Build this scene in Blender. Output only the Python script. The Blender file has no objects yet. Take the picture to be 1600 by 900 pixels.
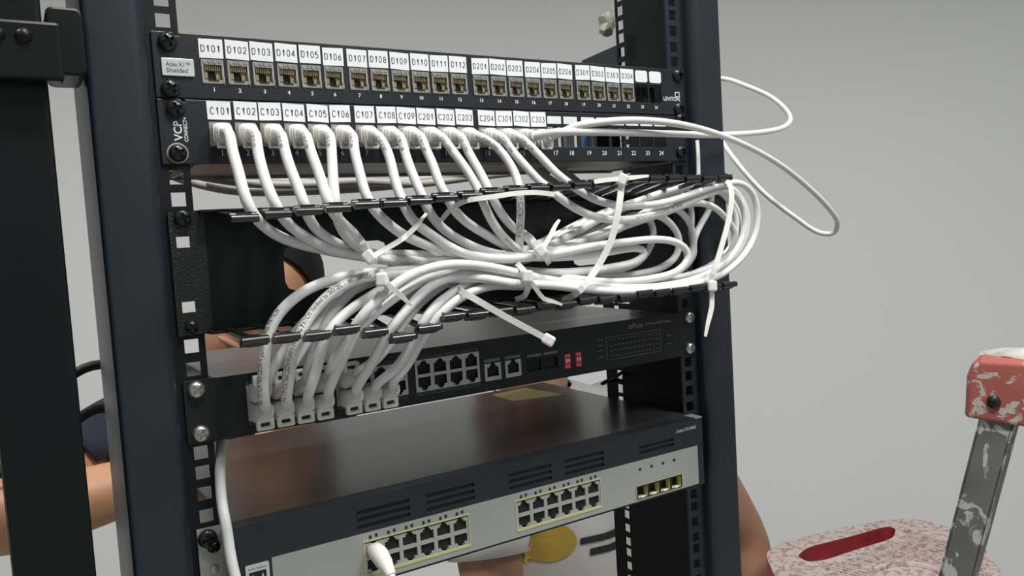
import bpy, bmesh, math, random
from mathutils import Vector, Matrix
random.seed(7)
D = bpy.data
SC = bpy.context.scene
COL = SC.collection
Z0 = 1700.0            # height (mm) of the top edge of the upper panel above the floor
def W(p):              # rack millimetres -> world metres
    return Vector((p[0]*.001, p[1]*.001, (p[2]+Z0)*.001))

# ------------------------------------------------------------------ camera
cam = D.cameras.new('camera'); camo = D.objects.new('camera', cam); COL.objects.link(camo)
cam.sensor_width = 36.0; cam.lens = 1258.8/1600*36; cam.clip_start = .01; cam.clip_end = 60
R3 = Matrix(((0.84512, 0.08784, -0.5273), (-0.53117, 0.02692, -0.84684), (-0.06019, 0.99577, 0.06941)))
camo.matrix_world = Matrix.Translation(W((-335.5, -587.4, -147.7))) @ R3.to_4x4()
SC.camera = camo

# ------------------------------------------------------------------ world, lights, exposure
SC.view_settings.view_transform = 'Standard'; SC.view_settings.look = 'None'
SC.view_settings.gamma = 1; SC.view_settings.use_curve_mapping = False
SC.view_settings.exposure = 0.0
wd = D.worlds.new('world'); SC.world = wd; wd.use_nodes = True
wd.node_tree.nodes['Background'].inputs[0].default_value = (.84, .92, 1.0, 1)
wd.node_tree.nodes['Background'].inputs[1].default_value = .30
def area(name, loc, target, size, power, col, sy=None):
    l = D.lights.new(name, 'AREA'); l.shape = 'RECTANGLE'; l.size = size; l.size_y = sy or size
    l.energy = power; l.color = col
    o = D.objects.new(name, l); COL.objects.link(o); o.location = loc
    o.rotation_euler = (Vector(target)-Vector(loc)).to_track_quat('-Z', 'Y').to_euler()
    return o
area('ceiling_lamp_front', (-.05, -.54, 2.86), (-.05, -.48, 1.4), .18, 15.5, (1, .99, .96), .18)
area('fill_light_wall', (.7, -1.15, 2.9), (.7, -1.15, 1.0), .6, 25, (1, 1, .98), .6)  # unseen fill light, added to brighten the back wall
area('fill_light_left', (-1.15, .35, 2.9), (-1.15, .35, 1.0), .5, 22, (1, .99, .96), .5)  # unseen fill light, added for the left wall and the left figure
for _o in COL.objects:
    if _o.type == 'LIGHT': _o.data.spread = math.radians(150)

# ------------------------------------------------------------------ materials
def mat(name, col, rough=.5, metal=0., var=0., vscale=20., bump=0., bscale=200., spec=.5, stretch=None, coat=0.):
    m = D.materials.new(name); m.use_nodes = True; nt = m.node_tree; b = nt.nodes['Principled BSDF']
    b.inputs['Roughness'].default_value = rough; b.inputs['Metallic'].default_value = metal
    b.inputs['Specular IOR Level'].default_value = spec
    if coat: b.inputs['Coat Weight'].default_value = coat
    c = (col[0], col[1], col[2], 1)
    tc = nt.nodes.new('ShaderNodeTexCoord')
    n = nt.nodes.new('ShaderNodeTexNoise'); n.inputs['Scale'].default_value = vscale; n.inputs['Detail'].default_value = 5
    if stretch:
        mp = nt.nodes.new('ShaderNodeMapping'); mp.inputs['Scale'].default_value = stretch
        nt.links.new(tc.outputs['Object'], mp.inputs['Vector']); nt.links.new(mp.outputs[0], n.inputs['Vector'])
    else: nt.links.new(tc.outputs['Object'], n.inputs['Vector'])
    r = nt.nodes.new('ShaderNodeValToRGB')
    r.color_ramp.elements[0].position = .3; r.color_ramp.elements[1].position = .7
    r.color_ramp.elements[0].color = tuple(x*(1-var) for x in c[:3])+(1,)
    r.color_ramp.elements[1].color = tuple(min(1, x*(1+var)) for x in c[:3])+(1,)
    nt.links.new(n.outputs['Fac'], r.inputs['Fac']); nt.links.new(r.outputs[0], b.inputs['Base Color'])
    if bump:
        n2 = nt.nodes.new('ShaderNodeTexNoise'); n2.inputs['Scale'].default_value = bscale; n2.inputs['Detail'].default_value = 2
        nt.links.new(tc.outputs['Object'], n2.inputs['Vector'])
        bp = nt.nodes.new('ShaderNodeBump'); bp.inputs['Strength'].default_value = bump; bp.inputs['Distance'].default_value = .001
        nt.links.new(n2.outputs['Fac'], bp.inputs['Height']); nt.links.new(bp.outputs[0], b.inputs['Normal'])
    return m
def splatter(name, base, spot, scale, thr, rough=.6, stretch=None, thr2=None, spot2=None):
    m = mat(name, base, rough, var=.18, vscale=14); nt = m.node_tree; b = nt.nodes['Principled BSDF']
    tc = nt.nodes.new('ShaderNodeTexCoord'); n = nt.nodes.new('ShaderNodeTexNoise')
    n.inputs['Scale'].default_value = scale; n.inputs['Detail'].default_value = 9; n.inputs['Roughness'].default_value = .62
    n.inputs['Distortion'].default_value = .6
    mp = nt.nodes.new('ShaderNodeMapping'); mp.inputs['Scale'].default_value = stretch or (1, 1, 1)
    nt.links.new(tc.outputs['Object'], mp.inputs['Vector']); nt.links.new(mp.outputs[0], n.inputs['Vector'])
    r = nt.nodes.new('ShaderNodeValToRGB'); r.color_ramp.elements[0].position = thr; r.color_ramp.elements[1].position = thr+.035
    r.color_ramp.elements[0].color = (0, 0, 0, 1); r.color_ramp.elements[1].color = (1, 1, 1, 1)
    nt.links.new(n.outputs['Fac'], r.inputs['Fac'])
    mx = nt.nodes.new('ShaderNodeMix'); mx.data_type = 'RGBA'
    src = b.inputs['Base Color'].links[0].from_socket
    nt.links.new(r.outputs[0], mx.inputs[0]); nt.links.new(src, mx.inputs[6]); mx.inputs[7].default_value = (*spot, 1)
    nt.links.new(mx.outputs[2], b.inputs['Base Color'])
    bp = nt.nodes.new('ShaderNodeBump'); bp.inputs['Strength'].default_value = .5; bp.inputs['Distance'].default_value = .001
    nt.links.new(r.outputs[0], bp.inputs['Height']); nt.links.new(bp.outputs[0], b.inputs['Normal'])
    return m
M = dict(
 navy=mat('navy_paint', (.015, .021, .029), .36, var=.10, vscale=9, bump=.12, bscale=900),
 black=mat('black_powder_coat', (.0055, .007, .008), .5, var=.15, vscale=30, bump=.15, bscale=900, spec=.3),
 grain=mat('black_textured_coat', (.012, .013, .0135), .36, bump=.9, bscale=520),
 panelblk=mat('black_panel_paint', (.013, .0145, .018), .40, var=.2, vscale=25, bump=.15, bscale=900),
 plateblk=mat('glossy_black_plate', (.0045, .0065, .006), .38, var=.1, spec=.3),
 dark=mat('dark_cavity', (.006, .006, .007), .8),
 finger=mat('black_glossy_plastic', (.010, .010, .011), .23, spec=.9),
 screwblk=mat('black_screw', (.035, .036, .038), .30, metal=.6),
 screwsil=mat('silver_screw', (.55, .54, .50), .30, metal=.9),
 white=mat('white_label', (.80, .81, .83), .55, var=.02),
 ink=mat('black_ink', (.02, .02, .022), .6),
 inkw=mat('white_ink', (.72, .73, .74), .6),
 inkg=mat('grey_ink', (.13, .135, .135), .6),
 inkl=mat('light_grey_ink', (.26, .265, .265), .6),
 inkc=mat('grey_cable_ink', (.06, .06, .065), .6),
 cable=mat('white_cable_jacket', (.74, .74, .725), .42, var=.03, vscale=60, bump=.45, bscale=130),
 greycable=mat('grey_cable_jacket', (.46, .44, .395), .5, var=.06),
 boot=mat('cream_boot_plastic', (.80, .785, .72), .42, var=.04),
 tie=mat('translucent_nylon', (.80, .79, .74), .35),
 silver=mat('nickel_shield', (.62, .60, .55), .32, metal=.85, var=.2, vscale=180),
 brass=mat('brass_contacts', (.48, .39, .22), .35, metal=.8, var=.3, vscale=300),
 badge=mat('silver_badge', (.66, .67, .66), .35, metal=.3, var=.05),
 steel=mat('grey_lacing_steel', (.30, .29, .265), .5, metal=.2, var=.1),
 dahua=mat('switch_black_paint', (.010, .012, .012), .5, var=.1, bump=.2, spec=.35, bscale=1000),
 dahtop=mat('switch_top_sheen', (.10, .10, .098), .30, metal=.4, var=.06, bump=.06, bscale=500),  # black paint lifted to grey: the wall's reflection put into the colour
 grid=mat('port_frame_metal', (.46, .46, .44), .4, metal=.4),
 red=mat('red_dip_switch', (.60, .03, .05), .4),
 cisco=mat('teal_black_bezel', (.012, .018, .022), .5, var=.06, bump=.1, bscale=900),
 cisvent=mat('painted_vent_shade', (.007, .010, .012), .6),  # darker bezel tone, paints the shade inside the vents
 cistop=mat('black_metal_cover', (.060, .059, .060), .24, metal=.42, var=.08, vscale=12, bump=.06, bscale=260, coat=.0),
 cissil=mat('brushed_silver_face', (.40, .41, .385), .42, metal=.35, var=.04, vscale=5),
 yellow=mat('yellow_port_trim', (.50, .49, .23), .5),
 zinc=mat('zinc_bracket', (.50, .51, .46), .45, metal=.5, var=.12, vscale=60),
 wall=mat('wall_paint', (.80, .81, .80), .8, var=.015, vscale=1.2, bump=.08, bscale=90),
 floor=mat('floor_tile', (.42, .40, .37), .5, var=.08, vscale=4),
 ceil=mat('ceiling_paint', (.75, .75, .74), .9),
 skin=mat('skin', (.50, .26, .15), .5, var=.06, vscale=25),
 skin2=mat('tanned_skin', (.33, .175, .11), .5, var=.06, vscale=25),
 hair=mat('black_hair', (.009, .008, .008), .7, bump=.35, bscale=400, spec=.2),
 navycloth=mat('navy_cotton', (.010, .014, .030), .85, var=.1, bump=.3, bscale=600),
 whitecloth=mat('white_cotton', (.62, .60, .575), .85, var=.03, bump=.3, bscale=600),
 trouser=mat('dark_trousers', (.03, .032, .04), .85, var=.1),
 yellowprint=mat('yellow_print', (.52, .36, .06), .8, var=.08, vscale=30),
 blueplug=mat('blue_plastic', (.12, .30, .62), .4),
 tape=mat('yellow_sticker', (.20, .18, .07), .5),
 redplast=splatter('red_plastic_paint_spattered', (.42, .115, .095), (.52, .48, .42), 50, .545),
 redtread=splatter('red_tread_plaster_covered', (.34, .205, .19), (.46, .395, .37), 85, .44),
 redside=mat('dark_red_plastic', (.26, .022, .032), .5, var=.25, vscale=40),
 legsteel=splatter('grey_steel_paint_spattered', (.16, .165, .162), (.58, .56, .52), 44, .53, stretch=(1, 1, .6)),
 plaster=mat('dried_plaster', (.50, .48, .44), .9, var=.2, vscale=50, bump=.8, bscale=200),
 rubber=mat('black_rubber', (.012, .012, .012), .6),
 clear=mat('clear_clip_plastic', (.30, .30, .25), .3),
)
M['tie'].node_tree.nodes['Principled BSDF'].inputs['Subsurface Weight'].default_value = .15
M['tie'].node_tree.nodes['Principled BSDF'].inputs['Subsurface Radius'].default_value = (.003, .003, .002)

# ------------------------------------------------------------------ mesh helpers (all coordinates in rack mm)
class MB:
    def __init__(s): s.v = []; s.f = []
    def add(s, vs, fs):
        o = len(s.v); s.v += [tuple(v) for v in vs]; s.f += [tuple(o+i for i in f) for f in fs]; return s
    def box(s, x0, x1, y0, y1, z0, z1):
        return s.add([(x0,y0,z0),(x1,y0,z0),(x1,y1,z0),(x0,y1,z0),(x0,y0,z1),(x1,y0,z1),(x1,y1,z1),(x0,y1,z1)],
              [(0,3,2,1),(4,5,6,7),(0,1,5,4),(1,2,6,5),(2,3,7,6),(3,0,4,7)])
    def obox(s, c, ax, ay, az, hx, hy, hz):
        c = Vector(c); vs = []
        for dz in (-hz, hz):
            for dx, dy in ((-hx,-hy),(hx,-hy),(hx,hy),(-hx,hy)):
                vs.append(c+Vector(ax)*dx+Vector(ay)*dy+Vector(az)*dz)
        return s.add(vs, [(0,3,2,1),(4,5,6,7),(0,1,5,4),(1,2,6,5),(2,3,7,6),(3,0,4,7)])
    def loft(s, secs, cap=True):      # list of equal length rings
        n = len(secs[0]); vs = [p for r in secs for p in r]; fs = []
        for i in range(len(secs)-1):
            for j in range(n):
                a = i*n+j; b = i*n+(j+1) % n; fs.append((a, b, b+n, a+n))
        if cap: fs.append(tuple(range(n))[::-1]); fs.append(tuple((len(secs)-1)*n+j for j in range(n)))
        return s.add(vs, fs)
    def prism(s, poly, y0, y1):       # poly of (x,z)
        return s.loft([[(x, y0, z) for x, z in poly], [(x, y1, z) for x, z in poly]])
    def lathe_y(s, cx, cz, prof, n=16):   # prof (radius,y)
        return s.loft([[(cx+r*math.cos(2*math.pi*j/n), y, cz+r*math.sin(2*math.pi*j/n)) for j in range(n)] for r, y in prof])
    def lathe_z(s, cx, cy, prof, n=20):
        return s.loft([[(cx+r*math.cos(2*math.pi*j/n), cy+r*math.sin(2*math.pi*j/n), z) for j in range(n)] for r, z in prof])
    def plate(s, x0, x1, z0, z1, y0, y1, holes=()):
        xs = sorted({x0, x1, *[h[0] for h in holes], *[h[1] for h in holes]}); xs = [x for x in xs if x0 <= x <= x1]
        zs = sorted({z0, z1, *[h[2] for h in holes], *[h[3] for h in holes]}); zs = [z for z in zs if z0 <= z <= z1]
        nx, nz = len(xs)-1, len(zs)-1
        sol = [[not any(h[0] < (xs[i]+xs[i+1])/2 < h[1] and h[2] < (zs[j]+zs[j+1])/2 < h[3] for h in holes) for j in range(nz)] for i in range(nx)]
        # merge vertical runs per column to keep the count low
        idx = {}
        def vid(i, j, k):
            key = (i, j, k)
            if key not in idx: idx[key] = len(s.v); s.v.append((xs[i], y0 if k == 0 else y1, zs[j]))
            return idx[key]
        for i in range(nx):
            for j in range(nz):
                if not sol[i][j]: continue
                s.f.append((vid(i,j,0), vid(i+1,j,0), vid(i+1,j+1,0), vid(i,j+1,0)))
                s.f.append((vid(i,j,1), vid(i,j+1,1), vid(i+1,j+1,1), vid(i+1,j,1)))
                if i == 0 or not sol[i-1][j]: s.f.append((vid(i,j,0), vid(i,j+1,0), vid(i,j+1,1), vid(i,j,1)))
                if i == nx-1 or not sol[i+1][j]: s.f.append((vid(i+1,j,0), vid(i+1,j,1), vid(i+1,j+1,1), vid(i+1,j+1,0)))
                if j == 0 or not sol[i][j-1]: s.f.append((vid(i,j,0), vid(i,j,1), vid(i+1,j,1), vid(i+1,j,0)))
                if j == nz-1 or not sol[i][j+1]: s.f.append((vid(i,j+1,0), vid(i+1,j+1,0), vid(i+1,j+1,1), vid(i,j+1,1)))
        return s
    def tube(s, pts, r, n=12):
        P, T, N, B = frames(pts); rr = r if callable(r) else (lambda i, m: r)
        s.loft([[P[i]+(N[i]*math.cos(2*math.pi*j/n)+B[i]*math.sin(2*math.pi*j/n))*rr(i, len(P)) for j in range(n)] for i in range(len(P))])
        return s
    def ribbon(s, pts, w, t, side):   # strap: flat rectangle swept, 'side' = direction of its width
        P = [Vector(p) for p in pts]; secs = []
        for i, p in enumerate(P):
            d = (P[min(i+1, len(P)-1)]-P[max(i-1, 0)]).normalized()
            sd = Vector(side); sd = sd-d*sd.dot(d); sd.normalize(); u = d.cross(sd)
            secs.append([p-sd*w/2-u*t/2, p+sd*w/2-u*t/2, p+sd*w/2+u*t/2, p-sd*w/2+u*t/2])
        return s.loft(secs)
def frames(pts):
    P = [Vector(p) for p in pts]; n = len(P)
    T = [(P[min(i+1, n-1)]-P[max(i-1, 0)]).normalized() for i in range(n)]
    ref = Vector((0, 0, 1)) if abs(T[0].z) < .9 else Vector((1, 0, 0))
    N = [(ref-T[0]*ref.dot(T[0])).normalized()]
    for i in range(1, n):
        v = N[-1]-T[i]*N[-1].dot(T[i]); N.append(v.normalized())
    B = [T[i].cross(N[i]) for i in range(n)]
    return P, T, N, B
def smooth_path(pts, step=4.0):       # centripetal Catmull-Rom, resampled
    P = [Vector(p) for p in pts]; Q = [P[0]]
    for p in P[1:]:
        if (p-Q[-1]).length > 1.0: Q.append(p)
    P = [Q[0]*2-Q[1]]+Q+[Q[-1]*2-Q[-2]]; out = []
    for i in range(1, len(P)-2):
        p0, p1, p2, p3 = P[i-1:i+3]
        t0 = 0; t1 = t0+max((p1-p0).length, .01)**.5; t2 = t1+max((p2-p1).length, .01)**.5; t3 = t2+max((p3-p2).length, .01)**.5
        k = max(2, int((p2-p1).length/step))
        for a in range(k):
            t = t1+(t2-t1)*a/k
            A1 = p0*((t1-t)/(t1-t0))+p1*((t-t0)/(t1-t0)); A2 = p1*((t2-t)/(t2-t1))+p2*((t-t1)/(t2-t1)); A3 = p2*((t3-t)/(t3-t2))+p3*((t-t2)/(t3-t2))
            B1 = A1*((t2-t)/(t2-t0))+A2*((t-t0)/(t2-t0)); B2 = A2*((t3-t)/(t3-t1))+A3*((t-t1)/(t3-t1))
            out.append(B1*((t2-t)/(t2-t1))+B2*((t-t1)/(t2-t1)))
    out.append(P[-2]); return out
def relax(pts, it=2):
    P = [Vector(p) for p in pts]
    for _ in range(it): P = [P[0]]+[(P[i-1]+P[i]*2+P[i+1])/4 for i in range(1, len(P)-1)]+[P[-1]]
    return P
def wpos(o):
    p = Vector((0, 0, 0))
    while o: p = p+o.location; o = o.parent
    return p
def tag(o, label=None, cat=None, group=None, kind=None):
    if label: o['label'] = label
    if cat: o['category'] = cat
    if group: o['group'] = group
    if kind: o['kind'] = kind
    return o
def thing(name, p, label, cat, group=None):
    o = D.objects.new(name, None); COL.objects.link(o); o.location = W(p); o.empty_display_size = .02
    return tag(o, label, cat, group)
def obj(name, mb, m, parent=None, smooth=False, bevel=0, org=None, label=None, seg=2):
    base = wpos(parent) if parent else (W(org) if org else Vector((0, 0, 0)))
    loc = (W(org)-base) if (parent and org) else (Vector((0, 0, 0)) if parent else base)
    off = base+loc if parent else base
    me = D.meshes.new(name); me.from_pydata([tuple(W(v)-off) for v in mb.v], [], mb.f); me.validate(); me.update()
    bm = bmesh.new(); bm.from_mesh(me); bmesh.ops.recalc_face_normals(bm, faces=bm.faces); bm.to_mesh(me); bm.free()
    for k in (m if isinstance(m, (list, tuple)) else [m]): me.materials.append(k)
    o = D.objects.new(name, me); COL.objects.link(o); o.location = loc
    if parent: o.parent = parent
    if smooth:
        me.polygons.foreach_set('use_smooth', [True]*len(me.polygons))
        try: me.set_sharp_from_angle(angle=math.radians(42))
        except Exception: pass
    if bevel:
        b = o.modifiers.new('bevel', 'BEVEL'); b.width = bevel*.001; b.segments = seg; b.limit_method = 'ANGLE'; b.angle_limit = math.radians(40)
    if label: o['label'] = label
    return o
def dup(o, parent, dp=(0, 0, 0), deep=True, name=None):
    c = o.copy(); COL.objects.link(c); c.parent = parent; c.location = o.location+Vector(dp)*.001
    if name: c.name = name
    if deep:
        for ch in [k for k in D.objects if k.parent == o]:
            e = ch.copy(); COL.objects.link(e); e.parent = c
    return c
# text -------------------------------------------------------------
FC = {}
def glyphs(s, spacing=1.0, shear=0.0, bold=0.0):
    key = (s, spacing, shear, bold)
    if key in FC: return FC[key]
    cu = D.curves.new('t', 'FONT'); cu.body = s; cu.space_character = spacing; cu.shear = shear; cu.resolution_u = 2; cu.offset = bold
    o = D.objects.new('t', cu); COL.objects.link(o)
    dg = bpy.context.evaluated_depsgraph_get(); dg.update(); me = o.evaluated_get(dg).to_mesh()
    vs = [(v.co.x, v.co.y) for v in me.vertices]; fs = [tuple(p.vertices) for p in me.polygons]
    o.evaluated_get(dg).to_mesh_clear(); D.objects.remove(o); D.curves.remove(cu)
    x0 = min(v[0] for v in vs); x1 = max(v[0] for v in vs); y0 = min(v[1] for v in vs); y1 = max(v[1] for v in vs)
    FC[key] = ([((x-x0)/(x1-x0), (y-y0)/(y1-y0)) for x, y in vs], fs, (x1-x0)/(y1-y0))
    return FC[key]
def text_into(mb, s, cx, cz, w, h, y, rot=0, **k):
    vs, fs, asp = glyphs(s, **k)
    if w is None: w = h*asp
    c, sn = math.cos(rot), math.sin(rot)
    mb.add([(cx+((u-.5)*w)*c-((v-.5)*h)*sn, y, cz+((u-.5)*w)*sn+((v-.5)*h)*c) for u, v in vs], fs)
def text(s, cx, cz, w, h, y, m, parent, name='lettering', rot=0, **k):
    mb = MB(); text_into(mb, s, cx, cz, w, h, y, rot, **k); return obj(name, mb, m, parent)
def rrect(x0, x1, z0, z1, r, n=3):
    out = []
    for cx, cz, a in ((x1-r, z1-r, 0), (x0+r, z1-r, 90), (x0+r, z0+r, 180), (x1-r, z0+r, 270)):
        for i in range(n+1):
            t = math.radians(a+90*i/n); out.append((cx+r*math.cos(t), cz+r*math.sin(t)))
    return out

# ------------------------------------------------------------------ the room
def slab(name, x0, x1, y0, y1, z0, z1, m):
    o = obj(name, MB().box(x0*1000, x1*1000, y0*1000, y1*1000, z0*1000-Z0, z1*1000-Z0), m); o['kind'] = 'structure'; return o
slab('floor', -2.6, 5.0, -3.2, 3.4, -.1, 0, M['floor'])
slab('ceiling', -2.6, 5.0, -3.2, 3.4, 3.0, 3.1, M['ceil'])
slab('wall_left', -2.72, -2.6, -3.2, 3.4, 0, 3.0, M['wall'])
wn = Vector((.5287, .8488, 0)); wt = Vector((.8488, -.5287, 0)); wc_ = Vector((775, 1195, 1500-Z0))
o = obj('wall_back', MB().obox(wc_+wn*60, wt, wn, (0, 0, 1), 3000, 60, 1500), M['wall']); o['kind'] = 'structure'
o = obj('baseboard_back', MB().obox(wc_-wn*8+Vector((0, 0, -1455)), wt, wn, (0, 0, 1), 3000, 8, 45), M['ceil']); o['kind'] = 'structure'

# ------------------------------------------------------------------ the rack
HOLES = [111, 96, 81, 66, 52.5, 37.5, 22, 8, -7, -22, -38, -51, -66, -80, -97, -112, -125, -141, -157, -170, -186, -199, -213, -229, -243, -258, -274, -288, -302, -317, -333, -347, -363, -379, -391, -407, -423, -436, -452, -468, -480, -496, -512, -525, -541, -557]
rack = thing('server_rack', (0, 35, -Z0), 'tall open navy and black equipment rack carrying patch panels and switches', 'rack')
for sx in (-1, 1):
    a, b = sorted((sx*245, sx*283)); mb = MB()
    pr = [(a, 85), (a, -6)]
    ri, ro = (4, 10) if sx < 0 else (10, 4)      # the bend towards the rail is the softer one
    if sx < 0: ri, ro = 4, 10
    ring = [(a, 84)]+[(a+ri-ri*math.cos(t), -14+ri-ri*math.sin(t)) for t in [k*math.pi/10 for k in range(6)]]+[(b-ro+ro*math.sin(t), -14+ro-ro*math.cos(t)) for t in [k*math.pi/10 for k in range(6)]]+[(b, 84)]
    mb.loft([[(x, y, -Z0+30) for x, y in ring], [(x, y, 330) for x, y in ring]])
    obj('post', mb, M['navy'], rack, smooth=True)
    # flange with square holes
    a, b = sorted((sx*223.5, sx*246)); mb = MB()
    hs = [(sx*232.5-4.8, sx*232.5+4.8, z-4.8, z+4.8) for z in HOLES]
    mb.plate(a, b, -1640, 300, 0, 2.2, hs)
    obj('rail', mb, M['navy'] if sx > 0 else M['black'], rack)
    # inner side plate of the post with its own column of holes, deeper low down
    web = MB(); x = sx*244.8
    def web_plate(z0, z1, yf, hy, zs):
        w = MB().plate(2.2, yf, z0, z1, 0, 2, [(hy-5, hy+5, z-5, z+5) for z in zs if z0+6 < z < z1-6])
        web.add([(x-sx*v[1], v[0], v[2]) for v in w.v], w.f)
    web_plate(-235, 300, 98, 90.5, HOLES)
    web_plate(-1640, -235, 145, 122, HOLES)
    obj('rail_web', web, M['black'], rack)
for z0, z1 in ((270, 320), (-Z0+40, -Z0+100)):
    obj('cross_beam', MB().box(-245, 245, 20, 80, z0, z1), M['navy'], rack, bevel=2)
for sx in (-1, 1):
    obj('foot', MB().box(sx*264-30, sx*264+30, -260, 330, -Z0, -Z0+45), M['navy'], rack, bevel=3)
# arm going back from the right rail, behind the upper panel
mb = MB(); mb.obox((251, 136, 36), Vector((.14, .99, 0)), Vector((.99, -.14, 0)), (0, 0, 1), 40, 2.0, 11)
obj('rear_arm', mb, M['navy'], rack)
for zc in (-296, -316):
    p = [Vector((242, 110, zc)), Vector((226, 96, zc+7)), Vector((214, 94, zc+4)), Vector((206, 106, zc-3)), Vector((221, 120, zc-7)), Vector((241, 122, zc-6))]
    obj('cable_ring', MB().tube(smooth_path(p, 3), 2.0, 8), M['finger'], rack, smooth=True)
# neighbouring black cabinet upright
nb = thing('black_cabinet_post', (-327, -2, -Z0), 'wide black upright of the neighbouring cabinet, cut by the left picture edge', 'post')
obj('upright', MB().box(-349, -305.5, -35, 30, -Z0, 330), M['plateblk'], nb, bevel=3)
obj('clamp_bar', MB().box(-420, -297.5, -49, -36, -44.5, -11), M['plateblk'], nb, bevel=2)
mb = MB(); mb.prism(rrect(-303.5, -284, -38, 2, 4), -34, 10)
obj('coupling_bracket', mb, M['plateblk'], nb, bevel=1.5)
obj('bolt', MB().lathe_y(-318, 14, [(5, -35), (5, -38), (2, -39)], 8), M['silver'], nb, smooth=True, label='small shiny bolt head')
for xx in (-329, -316):
    obj('bump', MB().lathe_y(xx, -20, [(4.5, -49), (3.6, -51), (1.5, -52)], 10), M['plateblk'], nb, smooth=True)

# ------------------------------------------------------------------ fasteners
SCREW = {}
def screw_mesh(r):
    """pan head with a cross cut into it (cut once per size, then reused)"""
    if r in SCREW: return SCREW[r]
    def tmp(mb):
        me = D.meshes.new('t'); me.from_pydata(mb.v, [], mb.f); bm = bmesh.new(); bm.from_mesh(me)
        bmesh.ops.recalc_face_normals(bm, faces=bm.faces); bm.to_mesh(me); bm.free()
        o = D.objects.new('t', me); COL.objects.link(o); return o
    head = tmp(MB().lathe_y(0, 0, [(r*.97, .1), (r, -.9), (r*.97, -2.0), (r*.82, -3.3), (r*.6, -4.1), (r*.3, -4.55), (r*.08, -4.6)], 24))
    cut = MB()
    for q, e in ((0, 0), (math.pi/2, .013)):
        cut.obox((0, -4.4, 0), (math.cos(q), 0, math.sin(q)), (0, 1, 0), (-math.sin(q), 0, math.cos(q)), r*.64+e, 2.8+e, r*.18)
    c = tmp(cut); b = head.modifiers.new('b', 'BOOLEAN'); b.object = c; b.operation = 'DIFFERENCE'; b.solver = 'EXACT'; b.use_self = True
    dg = bpy.context.evaluated_depsgraph_get(); dg.update(); em = head.evaluated_get(dg).to_mesh()
    SCREW[r] = ([tuple(v.co) for v in em.vertices], [tuple(p.vertices) for p in em.polygons])
    head.evaluated_get(dg).to_mesh_clear(); D.objects.remove(head); D.objects.remove(c); return SCREW[r]
def screw(parent, x, z, y, m, r=6.0, cup=None, ang=20):
    vs, fs = screw_mesh(r); t = math.radians(ang); ct, st = math.cos(t), math.sin(t)
    s_ = obj('screw', MB().add([(x+a*ct-c*st, y+b, z+a*st+c*ct) for a, b, c in vs], fs), m, parent, smooth=True)
    if cup:
        obj('cup_washer', MB().lathe_y(x, z, [(r*1.2, y+.3), (r*1.16, y-.3), (r*1.05, y-.5), (r*.6, y-.5)], 20), cup, parent, smooth=True)
    return s_
PX1 = [g+17.4*k for g in (-203.5, -97, 10.5, 117) for k in range(6)]
PX2 = [g+17.5*k for g in (-202, -95, 13, 120) for k in range(6)]
L1 = ['D101','D102','D103','D104','D105','D106','D107','D108','D109','D110','D111','D112','D201','D202','D203','D204','D205','D206','D301','D302','D303','D304']
L2 = ['C101','C102','C103','C104','C105','C106','C107','C108','C109','C201','C202','C203','C204','C301','C302','C303']
def rj45(cx, cz, up=True, w=11.8, h=8.4):   # rectangles of one modular opening
    s = 1 if up else -1
    r = [(cx-w/2, cx+w/2, cz-h/2, cz+h/2)]
    for ww, d0, d1 in ((6.6, h/2, h/2+1.7), (3.8, h/2+1.7, h/2+3.2)):
        z0, z1 = sorted((cz+s*d0, cz+s*d1)); r.append((cx-ww/2, cx+ww/2, z0, z1))
    return r
# label-printer lettering: single stroke letters on a 4 x 6 grid
def _arc(cx, cy, rx, ry, a0, a1, n=8): return [(cx+rx*math.cos(math.radians(a0+(a1-a0)*i/n)), cy+ry*math.sin(math.radians(a0+(a1-a0)*i/n))) for i in range(n+1)]
STROKE = {
 'C': [_arc(2, 4, 1.8, 1.9, 25, 180)+_arc(2, 2, 1.8, 1.9, 180, 335)],
 'D': [[(.3, .1), (.3, 5.9), (1.6, 5.9)]+_arc(1.6, 3.9, 2.1, 2.0, 80, 0, 5)+_arc(1.6, 2.1, 2.1, 2.0, 0, -90, 5)+[(.3, .1)]],
 '0': [_arc(2, 3.9, 1.55, 2.0, 0, 180)+_arc(2, 2.1, 1.55, 2.0, 180, 360)+[(3.55, 3.9)]],
 '1': [[(1.0, 4.7), (2.3, 5.9), (2.3, .1)]],
 '2': [_arc(2, 4.3, 1.5, 1.6, 165, -35, 9)+[(.5, .1), (3.6, .1)]],
 '3': [_arc(1.9, 4.5, 1.4, 1.4, 155, -80, 8)+_arc(1.9, 1.7, 1.6, 1.6, 80, -155, 9)],
 '4': [[(2.8, .1), (2.8, 5.9), (.3, 1.6), (3.8, 1.6)]],
 '5': [[(3.4, 5.9), (.9, 5.9), (.6, 3.3)]+_arc(1.9, 1.95, 1.6, 1.85, 120, -155, 10)],
 '6': [[(3.0, 5.9), (.75, 2.9)]+_arc(2, 1.85, 1.6, 1.75, 155, -205, 14)],
 '7': [[(.4, 5.9), (3.6, 5.9), (1.6, .1)]],
 '8': [_arc(2, 4.5, 1.35, 1.4, -90, 270, 12), _arc(2, 1.65, 1.6, 1.55, 90, 450, 12)],
 '9': [[(1.0, .1), (3.25, 3.1)]+_arc(2, 4.15, 1.6, 1.75, -25, 335, 14)]}
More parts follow.
